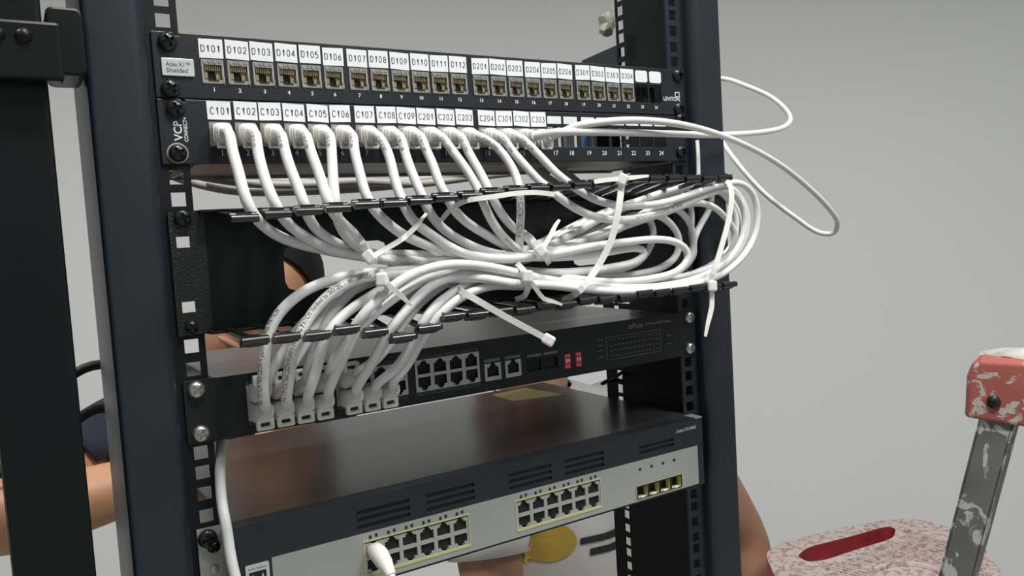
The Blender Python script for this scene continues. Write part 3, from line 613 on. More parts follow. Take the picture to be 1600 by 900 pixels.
# ------------------------------------------------------------------ cords
CORDS = [
    (1, 'a1', [[-202.0,-21,-69],[-201.7,-27,-70.5],[-203.3,-35.9,-81.7],[-202.4,-45.6,-98.6],[-202.3,-53.8,-112.5],[-198.5,-56.5,-126.8],[-190.9,-50.6,-133.9],[-182.5,-45.9,-139.7],[-170.8,-41.6,-145.0],[-157.6,-38.2,-149.2],[-141.6,-35.0,-153.3],[-125.0,-32.1,-157.1],[-81.0,-36.8,-163.4],[-37.9,-36.8,-167.9],[8.8,-36.8,-172.2],[45.3,-20.0,-168.3],[79.9,-20.0,-153.9],[119.8,-20.0,-140.0],[165.8,-20.0,-127.2],[218.9,-20.0,-117.2],[260.4,-20.0,-113.8],[282.3,-20.0,-123.1],[298.6,-20.0,-144.2],[292.4,-20.0,-169.7],[271.1,-20.0,-189.0],[235.0,-20.0,-200.8],[184.6,-20.0,-206.5],[126.6,-20.0,-204.3],[73.6,-20.0,-195.7],[-1.2,-52.0,-178.5],[-46.4,-52.0,-171.2],[-78.4,-52.0,-170.7],[-103.7,-52.0,-170.6],[-122.2,-52.0,-170.5],[-133.2,-52.0,-171.0],[-150.0,-52.0,-173.6],[-165.2,-52.0,-178.0],[-178.5,-52.0,-185.9],[-189.2,-52.0,-196.3],[-193.7,-52.0,-205.6],[-197.4,-51.8,-221.0],[-198.5,-47.2,-238.5],[-197.8,-43.7,-252.1],[-191.6,-27,-261],[-191.6,-20,-265]]),
    (2, 'a2', [[-184.5,-21,-69],[-184.2,-27,-70.5],[-186.6,-35.9,-81.6],[-186.7,-45.7,-98.8],[-185.5,-54.1,-112.9],[-181.9,-58.4,-125.0],[-176.3,-53.4,-132.6],[-164.9,-48.1,-140.7],[-150.8,-42.6,-149.3],[-137.0,-39.2,-154.6],[-121.1,-36.9,-158.3],[-90.0,-44.8,-164.7],[-42.0,-44.8,-165.6],[4.1,-44.8,-167.8],[46.9,-28.0,-161.4],[84.9,-28.0,-145.5],[128.4,-28.0,-132.2],[178.5,-28.0,-122.2],[223.7,-28.0,-115.5],[257.8,-28.0,-118.7],[275.7,-28.0,-133.0],[285.4,-28.0,-153.6],[278.6,-28.0,-175.5],[256.1,-28.0,-192.9],[218.3,-28.0,-203.0],[165.4,-28.0,-205.2],[112.9,-28.0,-201.2],[64.6,-28.0,-193.1],[-5.1,-58.0,-180.2],[-49.8,-58.0,-173.8],[-81.4,-58.0,-172.7],[-106.5,-58.0,-172.6],[-123.4,-58.0,-172.6],[-140.1,-58.0,-176.6],[-151.9,-58.0,-182.5],[-161.5,-58.0,-190.3],[-168.8,-58.0,-198.6],[-175.2,-60.9,-207.6],[-180.0,-57.3,-217.2],[-181.5,-50.1,-236.3],[-183.3,-44.8,-250.8],[-177,-27,-261],[-177,-20,-265]]),
    (3, 'b3', [[-167.0,-21,-69],[-166.7,-27,-70.5],[-168.4,-35.9,-81.6],[-167.5,-45.9,-99.0],[-165.6,-53.3,-111.7],[-164.7,-59.9,-122.8],[-159.7,-51.8,-132.0],[-150.8,-44.5,-140.4],[-139.6,-38.9,-147.2],[-127.4,-34.2,-152.8],[-115.6,-30.6,-157.2],[-83.9,-32.0,-161.7],[-34.9,-32.0,-163.6],[12.3,-32.0,-165.1],[60.9,-18.0,-155.0],[107.0,-18.0,-139.3],[155.9,-18.0,-128.5],[203.8,-18.0,-124.6],[226.0,-18.0,-128.9],[228.5,-18.0,-144.4],[225.6,-18.0,-162.8],[230.8,-18.0,-176.8],[216.2,-18.0,-191.9],[174.9,-18.0,-198.4],[121.3,-18.0,-196.4],[72.1,-18.0,-189.0],[3.7,-44.0,-180.0],[-42.0,-44.0,-170.5],[-74.5,-44.0,-171.0],[-95.4,-44.0,-173.2],[-113.5,-44.0,-175.0],[-126.5,-44.0,-179.9],[-140.2,-44.0,-190.4],[-148.3,-44.0,-198.6],[-155.4,-47.9,-207.0],[-160.4,-46.4,-219.8],[-166.3,-45.1,-231.2],[-162.4,-27,-246],[-162.4,-20,-250]]),
    (4, 'a3', [[-149.5,-21,-69],[-149.2,-27,-70.5],[-150.5,-35.8,-81.5],[-148.9,-46.0,-99.3],[-148.5,-53.6,-112.1],[-147.9,-59.8,-122.9],[-139.2,-52.3,-132.9],[-128.4,-46.8,-140.3],[-119.8,-40.4,-149.2],[-111.1,-34.2,-158.0],[-90.6,-46.4,-163.2],[-54.1,-46.4,-168.2],[2.9,-46.4,-170.2],[56.4,-24.0,-159.2],[98.6,-24.0,-142.1],[150.8,-24.0,-127.5],[202.5,-24.0,-119.5],[240.5,-24.0,-114.9],[251.2,-24.0,-123.9],[246.0,-24.0,-138.0],[233.1,-24.0,-152.3],[223.7,-24.0,-166.6],[219.4,-24.0,-181.0],[200.3,-24.0,-194.9],[153.7,-24.0,-200.2],[102.0,-24.0,-196.4],[60.9,-24.0,-190.2],[-4.0,-56.0,-182.3],[-48.9,-56.0,-175.8],[-80.7,-56.0,-176.1],[-101.1,-56.0,-178.1],[-112.2,-56.0,-182.2],[-123.8,-56.0,-187.9],[-135.5,-56.0,-193.5],[-147.2,-56.0,-201.1],[-155.2,-58.8,-208.4],[-159.6,-54.7,-220.5],[-164.0,-48.4,-239.2],[-168.1,-44.5,-251.1],[-162.4,-27,-261],[-162.4,-20,-265]]),
    (5, 'b1', [[-132.0,-21,-69],[-131.7,-27,-70.5],[-134.8,-35.8,-81.4],[-138.9,-46.1,-99.4],[-141.7,-53.7,-112.3],[-143.3,-59.5,-123.5],[-140.9,-53.2,-132.9],[-134.9,-47.6,-141.4],[-126.0,-42.8,-148.9],[-115.5,-38.1,-156.4],[-83.2,-42.0,-159.9],[-40.4,-42.0,-164.7],[5.8,-42.0,-168.9],[46.7,-28.0,-164.1],[80.7,-28.0,-156.3],[120.2,-28.0,-146.0],[154.2,-28.0,-138.9],[167.6,-28.0,-145.9],[170.1,-28.0,-156.5],[162.9,-28.0,-171.4],[149.1,-28.0,-182.2],[121.1,-28.0,-187.6],[85.4,-28.0,-188.8],[51.7,-28.0,-186.1],[6.1,-40.0,-182.3],[-40.0,-40.0,-173.7],[-72.7,-40.0,-173.1],[-98.8,-40.0,-174.9],[-114.0,-40.0,-177.8],[-129.9,-40.0,-181.5],[-146.0,-40.0,-188.2],[-163.1,-40.0,-199.9],[-174.9,-43.9,-209.4],[-184.5,-43.4,-221.4],[-193.2,-42.9,-234.6],[-191.6,-27,-246],[-191.6,-20,-250]]),
    (6, 'b2', [[-114.5,-21,-69],[-114.2,-27,-70.5],[-118.1,-35.7,-81.4],[-119.2,-46.2,-99.7],[-119.8,-55.4,-115.2],[-117.7,-60.1,-125.3],[-111.2,-60.4,-132.2],[-103.7,-60.7,-139.8],[-94.9,-60.9,-145.7],[-82.4,-61.2,-151.9],[-63.9,-61.5,-158.6],[-32.1,-57.1,-164.4],[-3.6,-57.1,-166.8],[35.4,-62.0,-170.0],[79.4,-62.0,-169.8],[111.9,-62.0,-167.6],[124.7,-62.0,-168.9],[128.8,-62.0,-173.0],[118.3,-62.0,-178.9],[93.6,-62.0,-182.0],[60.0,-62.0,-183.1],[28.3,-62.0,-181.7],[5.2,-42.0,-177.6],[-40.8,-42.0,-169.6],[-73.4,-42.0,-169.7],[-99.5,-42.0,-172.0],[-119.8,-42.0,-178.7],[-139.7,-42.0,-187.8],[-154.7,-42.0,-200.7],[-163.5,-45.7,-210.6],[-173.1,-44.7,-222.8],[-180.2,-44.0,-232.0],[-177,-27,-246],[-177,-20,-250]]),
    (7, 'b4', [[-95.0,-21,-69],[-94.7,-27,-70.5],[-92.8,-35.7,-81.3],[-92.7,-40.8,-90.2],[-94.3,-49.8,-105.8],[-94.0,-57.0,-117.8],[-92.8,-60.6,-126.7],[-86.5,-62.4,-137.5],[-75.1,-63.9,-146.3],[-62.1,-65.5,-155.9],[-48.3,-66.6,-162.5],[-24.1,-62.4,-166.9],[-1.2,-62.4,-168.5],[31.4,-68.0,-166.7],[66.6,-68.0,-163.3],[103.7,-68.0,-161.8],[135.0,-68.0,-161.4],[158.5,-68.0,-165.0],[171.8,-68.0,-172.5],[172.8,-68.0,-181.0],[160.0,-68.0,-190.2],[126.4,-68.0,-194.8],[81.1,-68.0,-193.7],[36.1,-68.0,-187.4],[34.6,-70.0,-189.2],[10.5,-70.0,-184.2],[-5.1,-70.0,-180.0],[-29.7,-70.0,-173.3],[-53.9,-70.0,-169.1],[-72.2,-70.0,-168.7],[-90.7,-70.0,-171.9],[-104.8,-70.0,-177.1],[-119.0,-70.0,-186.5],[-132.9,-70.0,-197.0],[-137.9,-65.9,-204.6],[-144.1,-60.6,-216.2],[-152.1,-54.2,-230.4],[-147.8,-27,-246],[-147.8,-20,-250]]),
    (8, 'a4', [[-77.5,-21,-69],[-77.2,-27,-70.5],[-79.0,-35.7,-81.2],[-79.4,-40.8,-90.3],[-78.6,-48.8,-104.1],[-77.1,-56.7,-117.3],[-75.0,-59.3,-127.2],[-66.6,-57.4,-138.2],[-56.5,-56.1,-146.2],[-41.7,-54.8,-154.6],[-24.2,-53.6,-161.5],[-3.8,-52.9,-166.3],[8.8,-56.2,-167.7],[42.8,-52.0,-165.2],[75.8,-52.0,-159.9],[114.6,-52.0,-148.9],[142.0,-52.0,-139.6],[159.8,-52.0,-143.1],[171.5,-52.0,-151.6],[178.6,-52.0,-162.9],[174.6,-52.0,-177.1],[157.0,-52.0,-186.7],[119.0,-52.0,-191.1],[73.9,-52.0,-188.6],[41.4,-52.0,-184.9],[-0.8,-60.0,-184.5],[-40.0,-60.0,-174.5],[-61.7,-60.0,-174.7],[-77.0,-60.0,-176.8],[-93.3,-60.0,-183.3],[-112.8,-60.0,-193.3],[-125.5,-60.0,-201.5],[-134.5,-62.4,-208.4],[-140.2,-58.3,-218.2],[-147.0,-52.2,-233.1],[-153.3,-45.7,-249.2],[-147.8,-27,-261],[-147.8,-20,-265]]),
    (9, 'b5', [[-60.0,-21,-69],[-59.7,-27,-70.5],[-61.8,-35.1,-80.1],[-59.5,-40.8,-90.3],[-59.7,-49.6,-105.4],[-58.2,-56.4,-116.8],[-53.6,-58.4,-127.5],[-41.7,-55.0,-137.8],[-25.0,-51.9,-147.2],[-8.4,-49.1,-155.9],[6.1,-46.9,-162.8],[23.0,-44.0,-167.0],[55.2,-44.0,-162.2],[92.7,-44.0,-154.1],[132.6,-44.0,-142.8],[163.2,-44.0,-132.6],[184.8,-44.0,-136.2],[198.5,-44.0,-147.3],[204.1,-44.0,-162.4],[201.5,-44.0,-178.2],[187.8,-44.0,-190.8],[155.3,-44.0,-196.4],[107.5,-44.0,-194.8],[59.9,-44.0,-188.7],[8.5,-50.0,-186.4],[-28.9,-50.0,-176.9],[-48.6,-50.0,-179.7],[-65.4,-50.0,-186.0],[-81.9,-50.0,-195.9],[-97.2,-53.3,-208.7],[-106.9,-50.3,-221.7],[-119.0,-47.4,-234.3],[-130.1,-46.2,-239.8],[-125.6,-27,-246],[-125.6,-20,-250]]),
    (10, 'a5', [[-42.5,-21,-69],[-42.2,-27,-70.5],[-39.8,-35.6,-81.1],[-35.5,-40.9,-90.4],[-31.2,-47.8,-102.3],[-28.8,-54.8,-114.1],[-27.8,-59.6,-124.6],[-18.6,-56.4,-140.3],[-8.2,-54.1,-151.6],[5.4,-51.9,-162.4],[18.5,-50.6,-168.8],[44.2,-50.0,-165.3],[77.5,-50.0,-158.3],[119.9,-50.0,-148.0],[165.0,-50.0,-138.7],[196.8,-50.0,-131.8],[221.1,-50.0,-134.3],[238.9,-50.0,-145.1],[252.6,-50.0,-162.1],[245.5,-50.0,-178.7],[221.0,-50.0,-190.9],[183.1,-50.0,-197.4],[134.9,-50.0,-196.9],[88.8,-50.0,-192.5],[49.1,-50.0,-187.2],[-3.4,-64.0,-186.1],[-41.4,-64.0,-177.2],[-60.3,-64.0,-177.6],[-74.7,-64.0,-181.1],[-85.4,-64.0,-187.1],[-96.7,-64.0,-196.6],[-108.2,-64.9,-206.7],[-115.7,-60.0,-217.5],[-120.2,-54.9,-228.8],[-127.5,-48.9,-242.7],[-133.1,-45.5,-250.5],[-125.6,-27,-261],[-125.6,-20,-265]]),
    (11, 'a6', [[-25.0,-21,-69],[-24.7,-27,-70.5],[-25.9,-35.0,-80.0],[-23.7,-40.9,-90.5],[-20.6,-48.8,-104.1],[-19.7,-55.5,-115.4],[-14.1,-57.0,-128.3],[-0.4,-50.2,-140.9],[13.3,-45.7,-149.5],[26.3,-41.9,-156.8],[38.2,-36.3,-167.9],[62.8,-34.0,-155.5],[105.0,-34.0,-140.0],[149.8,-34.0,-126.4],[197.1,-34.0,-117.8],[234.5,-34.0,-116.2],[259.8,-34.0,-126.6],[271.9,-34.0,-147.0],[267.0,-34.0,-170.5],[244.8,-34.0,-187.1],[208.5,-34.0,-197.9],[160.3,-34.0,-200.5],[108.4,-34.0,-196.1],[60.5,-34.0,-190.0],[2.0,-60.0,-187.2],[-26.4,-60.0,-179.4],[-44.5,-60.0,-183.7],[-61.3,-60.0,-190.8],[-72.8,-60.0,-197.3],[-84.5,-63.3,-206.2],[-88.9,-59.3,-215.7],[-95.7,-53.1,-230.8],[-107.4,-47.3,-245.3],[-117.4,-45.3,-250.2],[-111,-27,-261],[-111,-20,-265]]),
    (12, 'a7', [[-7.5,-21,-69],[-7.2,-27,-70.5],[2.0,-34.3,-78.8],[7.8,-41.0,-90.6],[10.1,-49.1,-104.5],[7.4,-56.6,-117.1],[6.9,-58.0,-127.6],[9.0,-52.3,-141.4],[10.6,-46.4,-156.0],[15.1,-41.9,-167.5],[38.6,-40.0,-162.7],[75.6,-40.0,-149.9],[114.7,-40.0,-135.2],[159.8,-40.0,-123.1],[207.7,-40.0,-114.3],[241.2,-40.0,-113.2],[266.8,-40.0,-122.3],[281.6,-40.0,-144.5],[278.7,-40.0,-163.2],[261.4,-40.0,-184.0],[231.9,-40.0,-197.2],[194.1,-40.0,-203.2],[147.1,-40.0,-203.3],[96.5,-40.0,-197.2],[49.6,-40.0,-190.0],[-2.0,-66.0,-189.7],[-28.3,-66.0,-186.9],[-47.3,-66.0,-190.5],[-62.8,-66.0,-197.1],[-76.8,-64.1,-208.4],[-85.3,-58.7,-220.4],[-89.3,-55.0,-228.7],[-94.9,-49.7,-240.7],[-101.2,-46.7,-247.7],[-104.9,-45.2,-251.1],[-96.4,-27,-261],[-96.4,-20,-265]]),
    (13, None, [[13.0,-21,-69],[13.3,-27,-70.5],[15.2,-36.7,-83.1],[19.8,-41.0,-90.7],[25.8,-47.6,-102.1],[32.3,-53.4,-111.9],[39.8,-58.1,-119.5],[49.0,-62.8,-128.3],[60.5,-66.5,-135.6],[75.6,-69.3,-141.0],[92.3,-70.0,-143.3],[110.9,-70.0,-143.0],[128.0,-70.0,-141.0],[161.5,-70.0,-134.6],[193.0,-70.0,-126.1],[217.3,-70.0,-121.6],[235.2,-70.0,-127.2],[244.4,-70.0,-144.6],[239.7,-70.0,-166.2],[223.6,-70.0,-182.8],[195.1,-70.0,-195.2],[153.6,-70.0,-201.4],[106.5,-70.0,-200.6],[62.9,-70.0,-194.7],[22.3,-70.0,-188.2],[-9.0,-64.0,-182.2],[-41.5,-58.0,-172.5],[-64.3,-45.0,-169.9],[-81.6,-25.0,-172.6],[-93.5,-10.0,-178.7]]),
    (14, None, [[30.5,-21,-69],[30.8,-27,-70.5],[36.0,-35.4,-80.8],[42.8,-41.1,-90.8],[48.7,-47.2,-101.3],[56.8,-52.1,-109.7],[63.7,-56.1,-116.4],[72.2,-59.9,-122.6],[83.0,-63.6,-127.9],[96.5,-65.9,-131.1],[114.4,-66.7,-132.3],[138.0,-74.0,-131.3],[165.0,-74.0,-126.2],[192.4,-74.0,-120.2],[215.8,-74.0,-116.1],[238.2,-74.0,-116.6],[252.8,-74.0,-127.4],[257.0,-74.0,-145.3],[251.5,-74.0,-165.7],[234.3,-74.0,-183.6],[205.3,-74.0,-197.7],[172.5,-74.0,-203.0],[131.2,-74.0,-203.8],[89.2,-74.0,-202.2],[53.2,-74.0,-196.9],[19.3,-74.0,-190.8],[-14.3,-72.0,-186.5],[-42.2,-68.0,-180.0],[-59.5,-55.0,-180.2],[-71.3,-35.0,-185.9],[-76.1,-12.0,-192.1]]),
    (15, None, [[48,-21,-69],[51,-29,-69],[55.7,-36.0,-67.6],[77.8,-40.0,-67.3],[117.6,-42.0,-67.6],[178.8,-40.0,-67.6],[248.1,-36.0,-67.4],[334.7,-20.0,-61.0],[390.3,0.0,-52.0],[418.9,15.0,-41.5],[436.8,35.0,-27.2],[442.6,60.0,-8.2],[433.7,90.0,10.3],[428.4,120.0,24.1],[262,175,18],[220,190,-2],[170,150,-20],[120,70,-25]]),
    (16, None, [[65.5,-21,-69],[69,-28,-68],[74.9,-38.0,-63.4],[95.5,-44.0,-60.1],[127.5,-48.0,-57.9],[170.0,-50.0,-58.9],[219.1,-48.0,-64.7],[273.9,-44.0,-76.7],[330.7,-38.0,-94.8],[384.3,-30.0,-117.8],[428.8,-22.0,-141.1],[462.1,-10.0,-161.0],[467.2,0.0,-172.5],[455.5,10.0,-170.2],[431.0,25.0,-149.4],[407.5,45.0,-121.8],[400.0,70.0,-91.5],[404.0,95.0,-66.3],[411.2,120.0,-42.4],[413.0,140.0,-25.5],[225,165,-62],[170,120,-68],[110,60,-70]]),
]
TIES = {
    'long': {"strap":[[88.0,-84.0,-112.9],[80.8,-86.0,-136.3],[73.8,-84.0,-158.9],[62.6,-80.0,-178.6],[43.8,-78.0,-197.4],[40.7,-60.0,-205.5]],"head":[88.1,-84.0,-111.4],"tail":[[61.0,-82.0,-112.3],[73.7,-84.0,-111.1],[88.2,-84.0,-110.4],[116.2,-84.0,-108.7]]},
    'lone': {"strap":[[-55.2,-36.0,-181.4],[-55.7,-62.0,-187.5],[-54.9,-84.0,-193.4],[-32.7,-90.0,-208.8],[-2.7,-92.0,-226.8]],"head":[2.3,-92.0,-229.8],"tail":None},
    'left': {"head":[-120.6,-76.0,-174.8],"strap":[[-116.8,-60.0,-169.5],[-119.0,-74.0,-171.0],[-117.9,-77.0,-176.3],[-117.1,-74.0,-183.0],[-117.1,-60.0,-185.7]],"tail":[[-120.2,-78.0,-176.1],[-114.4,-80.0,-181.8],[-107.8,-82.0,-188.9],[-103.4,-83.0,-194.1]]},
    'left_up': {"head":[-125.0,-68.0,-159.1],"strap":[[-122.6,-50.0,-148.4],[-126.6,-64.0,-152.8],[-125.0,-68.0,-159.1],[-117.1,-62.0,-162.3]],"tail":[[-124.9,-70.0,-159.2],[-111.2,-70.0,-153.0],[-99.7,-70.0,-147.4],[-89.3,-68.0,-140.3],[-78.1,-64.0,-131.0]]},
    'mid_up': {"head":[12.2,-74.0,-163.6],"strap":[[16.9,-44.0,-148.1],[10.5,-66.0,-154.4],[10.6,-74.0,-161.5],[17.4,-72.0,-168.8],[29.0,-60.0,-174.6]],"tail":[[12.8,-76.0,-161.7],[19.3,-76.0,-154.2],[26.7,-75.0,-144.6],[31.3,-74.0,-140.8]]},
    'mid_low': {"head":[-5.3,-80.0,-181.8],"strap":[[-4.9,-66.0,-172.2],[-7.2,-78.0,-176.8],[-4.8,-80.0,-181.8],[-4.0,-79.0,-188.7],[-4.8,-74.0,-196.6],[-6.7,-64.0,-199.7]],"tail":[[-4.6,-82.0,-184.7],[0.7,-82.0,-192.0],[7.2,-82.0,-199.9],[14.7,-83.0,-202.5],[22.1,-84.0,-205.7]]},
    'right': {"strap":[[208.1,-70.0,-112.8],[213.5,-80.0,-115.4],[212.5,-84.0,-127.0],[207.1,-85.0,-146.7],[195.0,-85.0,-174.2],[185.4,-84.0,-194.9],[185.0,-80.0,-205.0],[202.3,-70.0,-210.2]],"head":[185.3,-82.0,-205.6],"tail":[[185.1,-82.0,-208.4],[183.1,-83.0,-223.9],[177.6,-83.0,-237.4],[173.8,-83.0,-248.8]]},
    'stray': {"strap":[[-53.8,-40.0,-135.6],[-53.0,-52.0,-129.0],[-53.8,-66.0,-125.6],[-52.3,-80.0,-123.3],[-33.3,-86.0,-121.5],[-13.9,-86.0,-119.7],[4.9,-85.0,-119.6],[21.5,-83.0,-121.3]],"head":None,"tail":None},
}

def cord_radius(P):
    def rr(i, n): return max(2.9, min(3.85, 3.42-P[i].x/600.0))
    return rr
def boot(parent, x, z, y0, flip, latch_z, low=False):
    def ring(y, w, h, dz=0, r=.35, n=16):
        out = []
        for j in range(n):
            t = 2*math.pi*j/n; c, s = math.cos(t), math.sin(t)
            e = .55
            out.append((x+w/2*math.copysign(abs(c)**e, c), y, z+dz+h/2*math.copysign(abs(s)**e, s)))
        return out
    d = -1.2*flip
    mb = MB().loft([ring(y0, 12.2, 14), ring(y0-1.5, 13.2, 15), ring(y0-7, 13.2, 15), ring(y0-7.4, 11.6, 13.2, d*.3), ring(y0-10.5, 11.6, 13, d*.4), ring(y0-10.9, 10.2, 11.4, d*.6),
        ring(y0-14, 10.2, 11, d*.8), ring(y0-14.4, 8.6, 9.2, d), ring(y0-18, 8.2, 8.6, d*1.2), ring(y0-20, 7.2, 7.2, d*1.4)])
    if low:
        d = 1.0
        mb = MB().loft([ring(y0, 12.6, 13), ring(y0-1.5, 13.6, 14.4), ring(y0-9, 13.6, 14.4), ring(y0-12, 13.0, 13.8, d), ring(y0-16, 11.6, 12.2, d*2), ring(y0-20, 10.2, 10.6, d*3), ring(y0-24, 8.6, 8.8, d*4.4), ring(y0-26, 7.4, 7.6, d*5)])
    b = obj('boot', mb, M['boot'], parent, smooth=True)
    lz = z+latch_z; ly = y0-16.5 if low else y0-12
    lm = MB().plate(x-6.2, x+6.2, lz-4.2, lz+4.2, ly, ly+5, [(x-3.4, x+3.4, lz-1.7, lz+1.5)]) if low else MB().plate(x-5.6, x+5.6, lz-3.4, lz+3.4, y0-12, y0-9.6, [(x-3.6, x+3.6, lz-1.5, lz+1.5)])
    l = obj('latch', lm, M['boot'], b, bevel=1.1 if low else .7)
    obj('plug', MB().box(x-5.8, x+5.8, y0-.2, y0+6, z-5, z+3.6), M['clear'], parent)
    return b
def wrap_text(parent, P, s, start, h, ang, name='print', flip=False, rad=3.5, spacing=1.05, end=None, stretch=.8):
    """letters laid on the jacket along the path, turned 'ang' round towards the viewer side"""
    vs, fs, asp = glyphs(s, spacing=spacing); Ln = h*asp*stretch
    d = [0]
    for a, b in zip(P, P[1:]): d.append(d[-1]+(b-a).length)
    if end is not None: start = d[-1]-end-Ln
    view = Vector((-.53, -.85, .07)); out = []
    def at(q):
        q = max(0, min(d[-1]-.01, q)); lo = 0
        import bisect
        lo = min(len(P)-2, max(0, bisect.bisect_right(d, q)-1)); t = (q-d[lo])/max(1e-6, d[lo+1]-d[lo])
        p = P[lo].lerp(P[lo+1], t); T = (P[min(lo+2, len(P)-1)]-P[max(lo-1, 0)]).normalized(); return p, T
    for u, v in vs:
        q = start+(1-u if flip else u)*Ln; p, T = at(q)
        n = (view-T*view.dot(T)).normalized(); bi = T.cross(n)*(-1 if flip else 1)
        a = (v-.5)*h/rad+ang
        out.append(p+(n*math.cos(a)-bi*math.sin(a))*(rad+.12))
    return obj(name, MB().add(out, fs), M['inkc'], parent)
cdata = {}
for k, low, path in CORDS:
    P = relax(smooth_path(path, 4.0), 3)
    nm = L2[k-1]
    if k <= 14 and low:
        col = int(low[1]); lb = 'white patch cord from jack %s running to %s row switch plug %d from the left' % (nm, 'lower' if low[0] == 'a' else 'upper', col)
    elif k <= 14: lb = 'white patch cord from jack %s swinging round the right end of the bundle' % nm
    elif k == 15: lb = 'white patch cord from jack C302 making the short upper loop beyond the right post'
    else: lb = 'white patch cord from jack C303 making the long drooping loop beyond the right post'
    t = thing('patch_cable', path[0], lb, 'cable', 'white patch cords')
    rr = cord_radius(P)
    obj('cable', MB().tube(P, rr, 12), M['cable'], t, smooth=True)
    boot(t, PX2[k-1], -68.5, -3.2, 1 if k < 15 else 0, -7.2)
    if low:
        pe = path[-1]; boot(t, pe[0], pe[2]-.5, -3.0, -1, -6.5 if low[0] == 'a' else 9.5, True)
    cdata[k] = (t, P)
    rad = rr(0, 1)
    if 2 <= k <= 14: wrap_text(t, P, nm+' '+nm, 7 if k < 7 else 9, 2.6, -.25, 'cord_number', rad=rr(4, 1))
for k, low, path in CORDS:
    t, P = cdata[k]; n = len(P)
    L = sum((b-a).length for a, b in zip(P, P[1:]))
    if low == 'a1': wrap_text(t, P, 'no TP CAT6A LSZH/4 pairs 26AWG PATCH', 0, 4.2, .25, flip=True, rad=3.76, end=28, stretch=.72)
    if low == 'a2': wrap_text(t, P, 'no TP CAT6A LSZH/4 pairs 26AWG PATCH Verified to ISO/IEC 11801:2002(E)', 0, 4.2, .1, flip=True, rad=3.76, end=28, stretch=.72)
    if k == 12: wrap_text(t, P, 'S FTP CAT6A LSZH 4', 62, 3.6, 0, rad=3.35)
    if k == 13: wrap_text(t, P, '26AWG PATCH Verified to ISO/IEC 11801:2002(E)', 150, 2.8, 0, rad=3.15)
    if k == 10: wrap_text(t, P, '26AWG 4 pairs', 104, 2.8, 0, rad=3.35)
    if k == 9: wrap_text(t, P, 'verified to ISO/IEC 11801 CAT6A', 160, 2.8, 0, rad=3.2)

# ------------------------------------------------------------------ cable ties
VD = Vector((-.53, -.85, .07))
def cable_tie(key, label, w=4.2, tailw=3.6, side=None):
    d = TIES[key]; h = d['head'] or d['strap'][0]
    t = thing('cable_tie', h, label, 'cable tie', None)
    def strap(pts, ww, nm):
        S = smooth_path(pts, 5); mid = (S[-1]-S[0]).normalized(); sd = VD.cross(mid).normalized()
        mb = MB(); secs = []
        for i, p in enumerate(S):
            dd = (S[min(i+1, len(S)-1)]-S[max(i-1, 0)]).normalized(); s_ = VD.cross(dd).normalized(); u = dd.cross(s_)
            f = 1.0 if i < len(S)-3 or nm == 'strap' else (.55+.15*(len(S)-1-i))
            secs.append([p-s_*ww*f/2-u*.6, p+s_*ww*f/2-u*.6, p+s_*ww*f/2+u*.6, p-s_*ww*f/2+u*.6])
        obj(nm, mb.loft(secs), M['tie'], t, smooth=False)
        return S
    if d['strap']: strap(d['strap'], w, 'strap')
    if d['tail']: strap(d['tail'], tailw, 'tail')
    if d['head']:
        c = Vector(d['head'])-VD*-1.5
        ref = d['strap'] or d['tail']; dr = (Vector(ref[-1])-Vector(ref[0])).normalized()
        if key == 'lone': dr = (Vector(ref[-1])-Vector(ref[-2])).normalized()
        dr = (dr-VD*dr.dot(VD)).normalized(); s_ = VD.cross(dr).normalized()
        sx = 4.7
        obj('head', MB().obox(c, s_, VD, dr, sx*.85, 3.2, sx), M['tie'], t, bevel=1.7, seg=3)
    return t
cable_tie('long', 'long white cable tie with a crosswise tail hanging over the right of the bundle', 5.2)
cable_tie('lone', 'loose white cable tie pointing its square head down over the PoE switch', 4.6)
cable_tie('left', 'white cable tie round the left of the lower bundle, tail hanging down right')
cable_tie('left_up', 'frosted cable tie round the left of the upper bundle, tail rising to the right')
cable_tie('mid_up', 'frosted cable tie with an upright tail at the middle of the upper bundle')
cable_tie('mid_low', 'white cable tie at the middle of the lower bundle with a kinked tail', 4.2, 3.4)
cable_tie('right', 'white cable tie looped round the cord loops at the right post', 4.6, 4.2)
cable_tie('stray', 'thin white tie tail curving across under the upper finger row', 3.6)
tag(obj('white_strap', MB().ribbon(smooth_path([(241, -17, -70), (241, -17.5, -84), (240, -18, -100), (238.5, -19, -108)], 4), 4.2, 1, (1, 0, 0)), M['tie']), 'white strap hanging straight down along the right post beside the lower panel', 'strap')
# ------------------------------------------------------------------ other cables
wc = thing('power_cable', (-223, -10, -330), 'plain white cable running down between the left rail and the lowest switch', 'cable')
obj('cable', MB().tube(smooth_path([(-212, 30, -284), (-217, 12, -292), (-222, -4, -302), (-224.5, -14, -320), (-225, -25, -338), (-225, -31, -356), (-222.5, -34, -376), (-216, -37, -400), (-206, -38, -440)], 5), 3.6, 12), M['cable'], wc, smooth=True)
uc = thing('patch_cable', (-121, -26, -378), 'white cord with a smooth rounded boot plugged into the lowest switch', 'cable')
def ring2(c, ax, w, h, n=16):
    ax = Vector(ax).normalized(); sx = Vector((1, 0, 0)); sx = (sx-ax*sx.dot(ax)).normalized(); sz = ax.cross(sx)
    return [Vector(c)+sx*(w/2*math.cos(2*math.pi*j/n))+sz*(h/2*math.sin(2*math.pi*j/n)) for j in range(n)]
mb = MB().loft([ring2((-121.4, -25, -379), (0, -1, 0), 11, 10), ring2((-121.4, -29, -379), (0, -1, 0), 12.6, 13), ring2((-121.6, -38, -380), (0, -1, -.15), 13.2, 15), ring2((-121.8, -47, -383), (0, -1, -.35), 11.5, 12.5), ring2((-122, -55, -387), (0, -1, -.6), 8.2, 8.4), ring2((-122, -57, -388.5), (0, -1, -.7), 7.6, 7.6)])
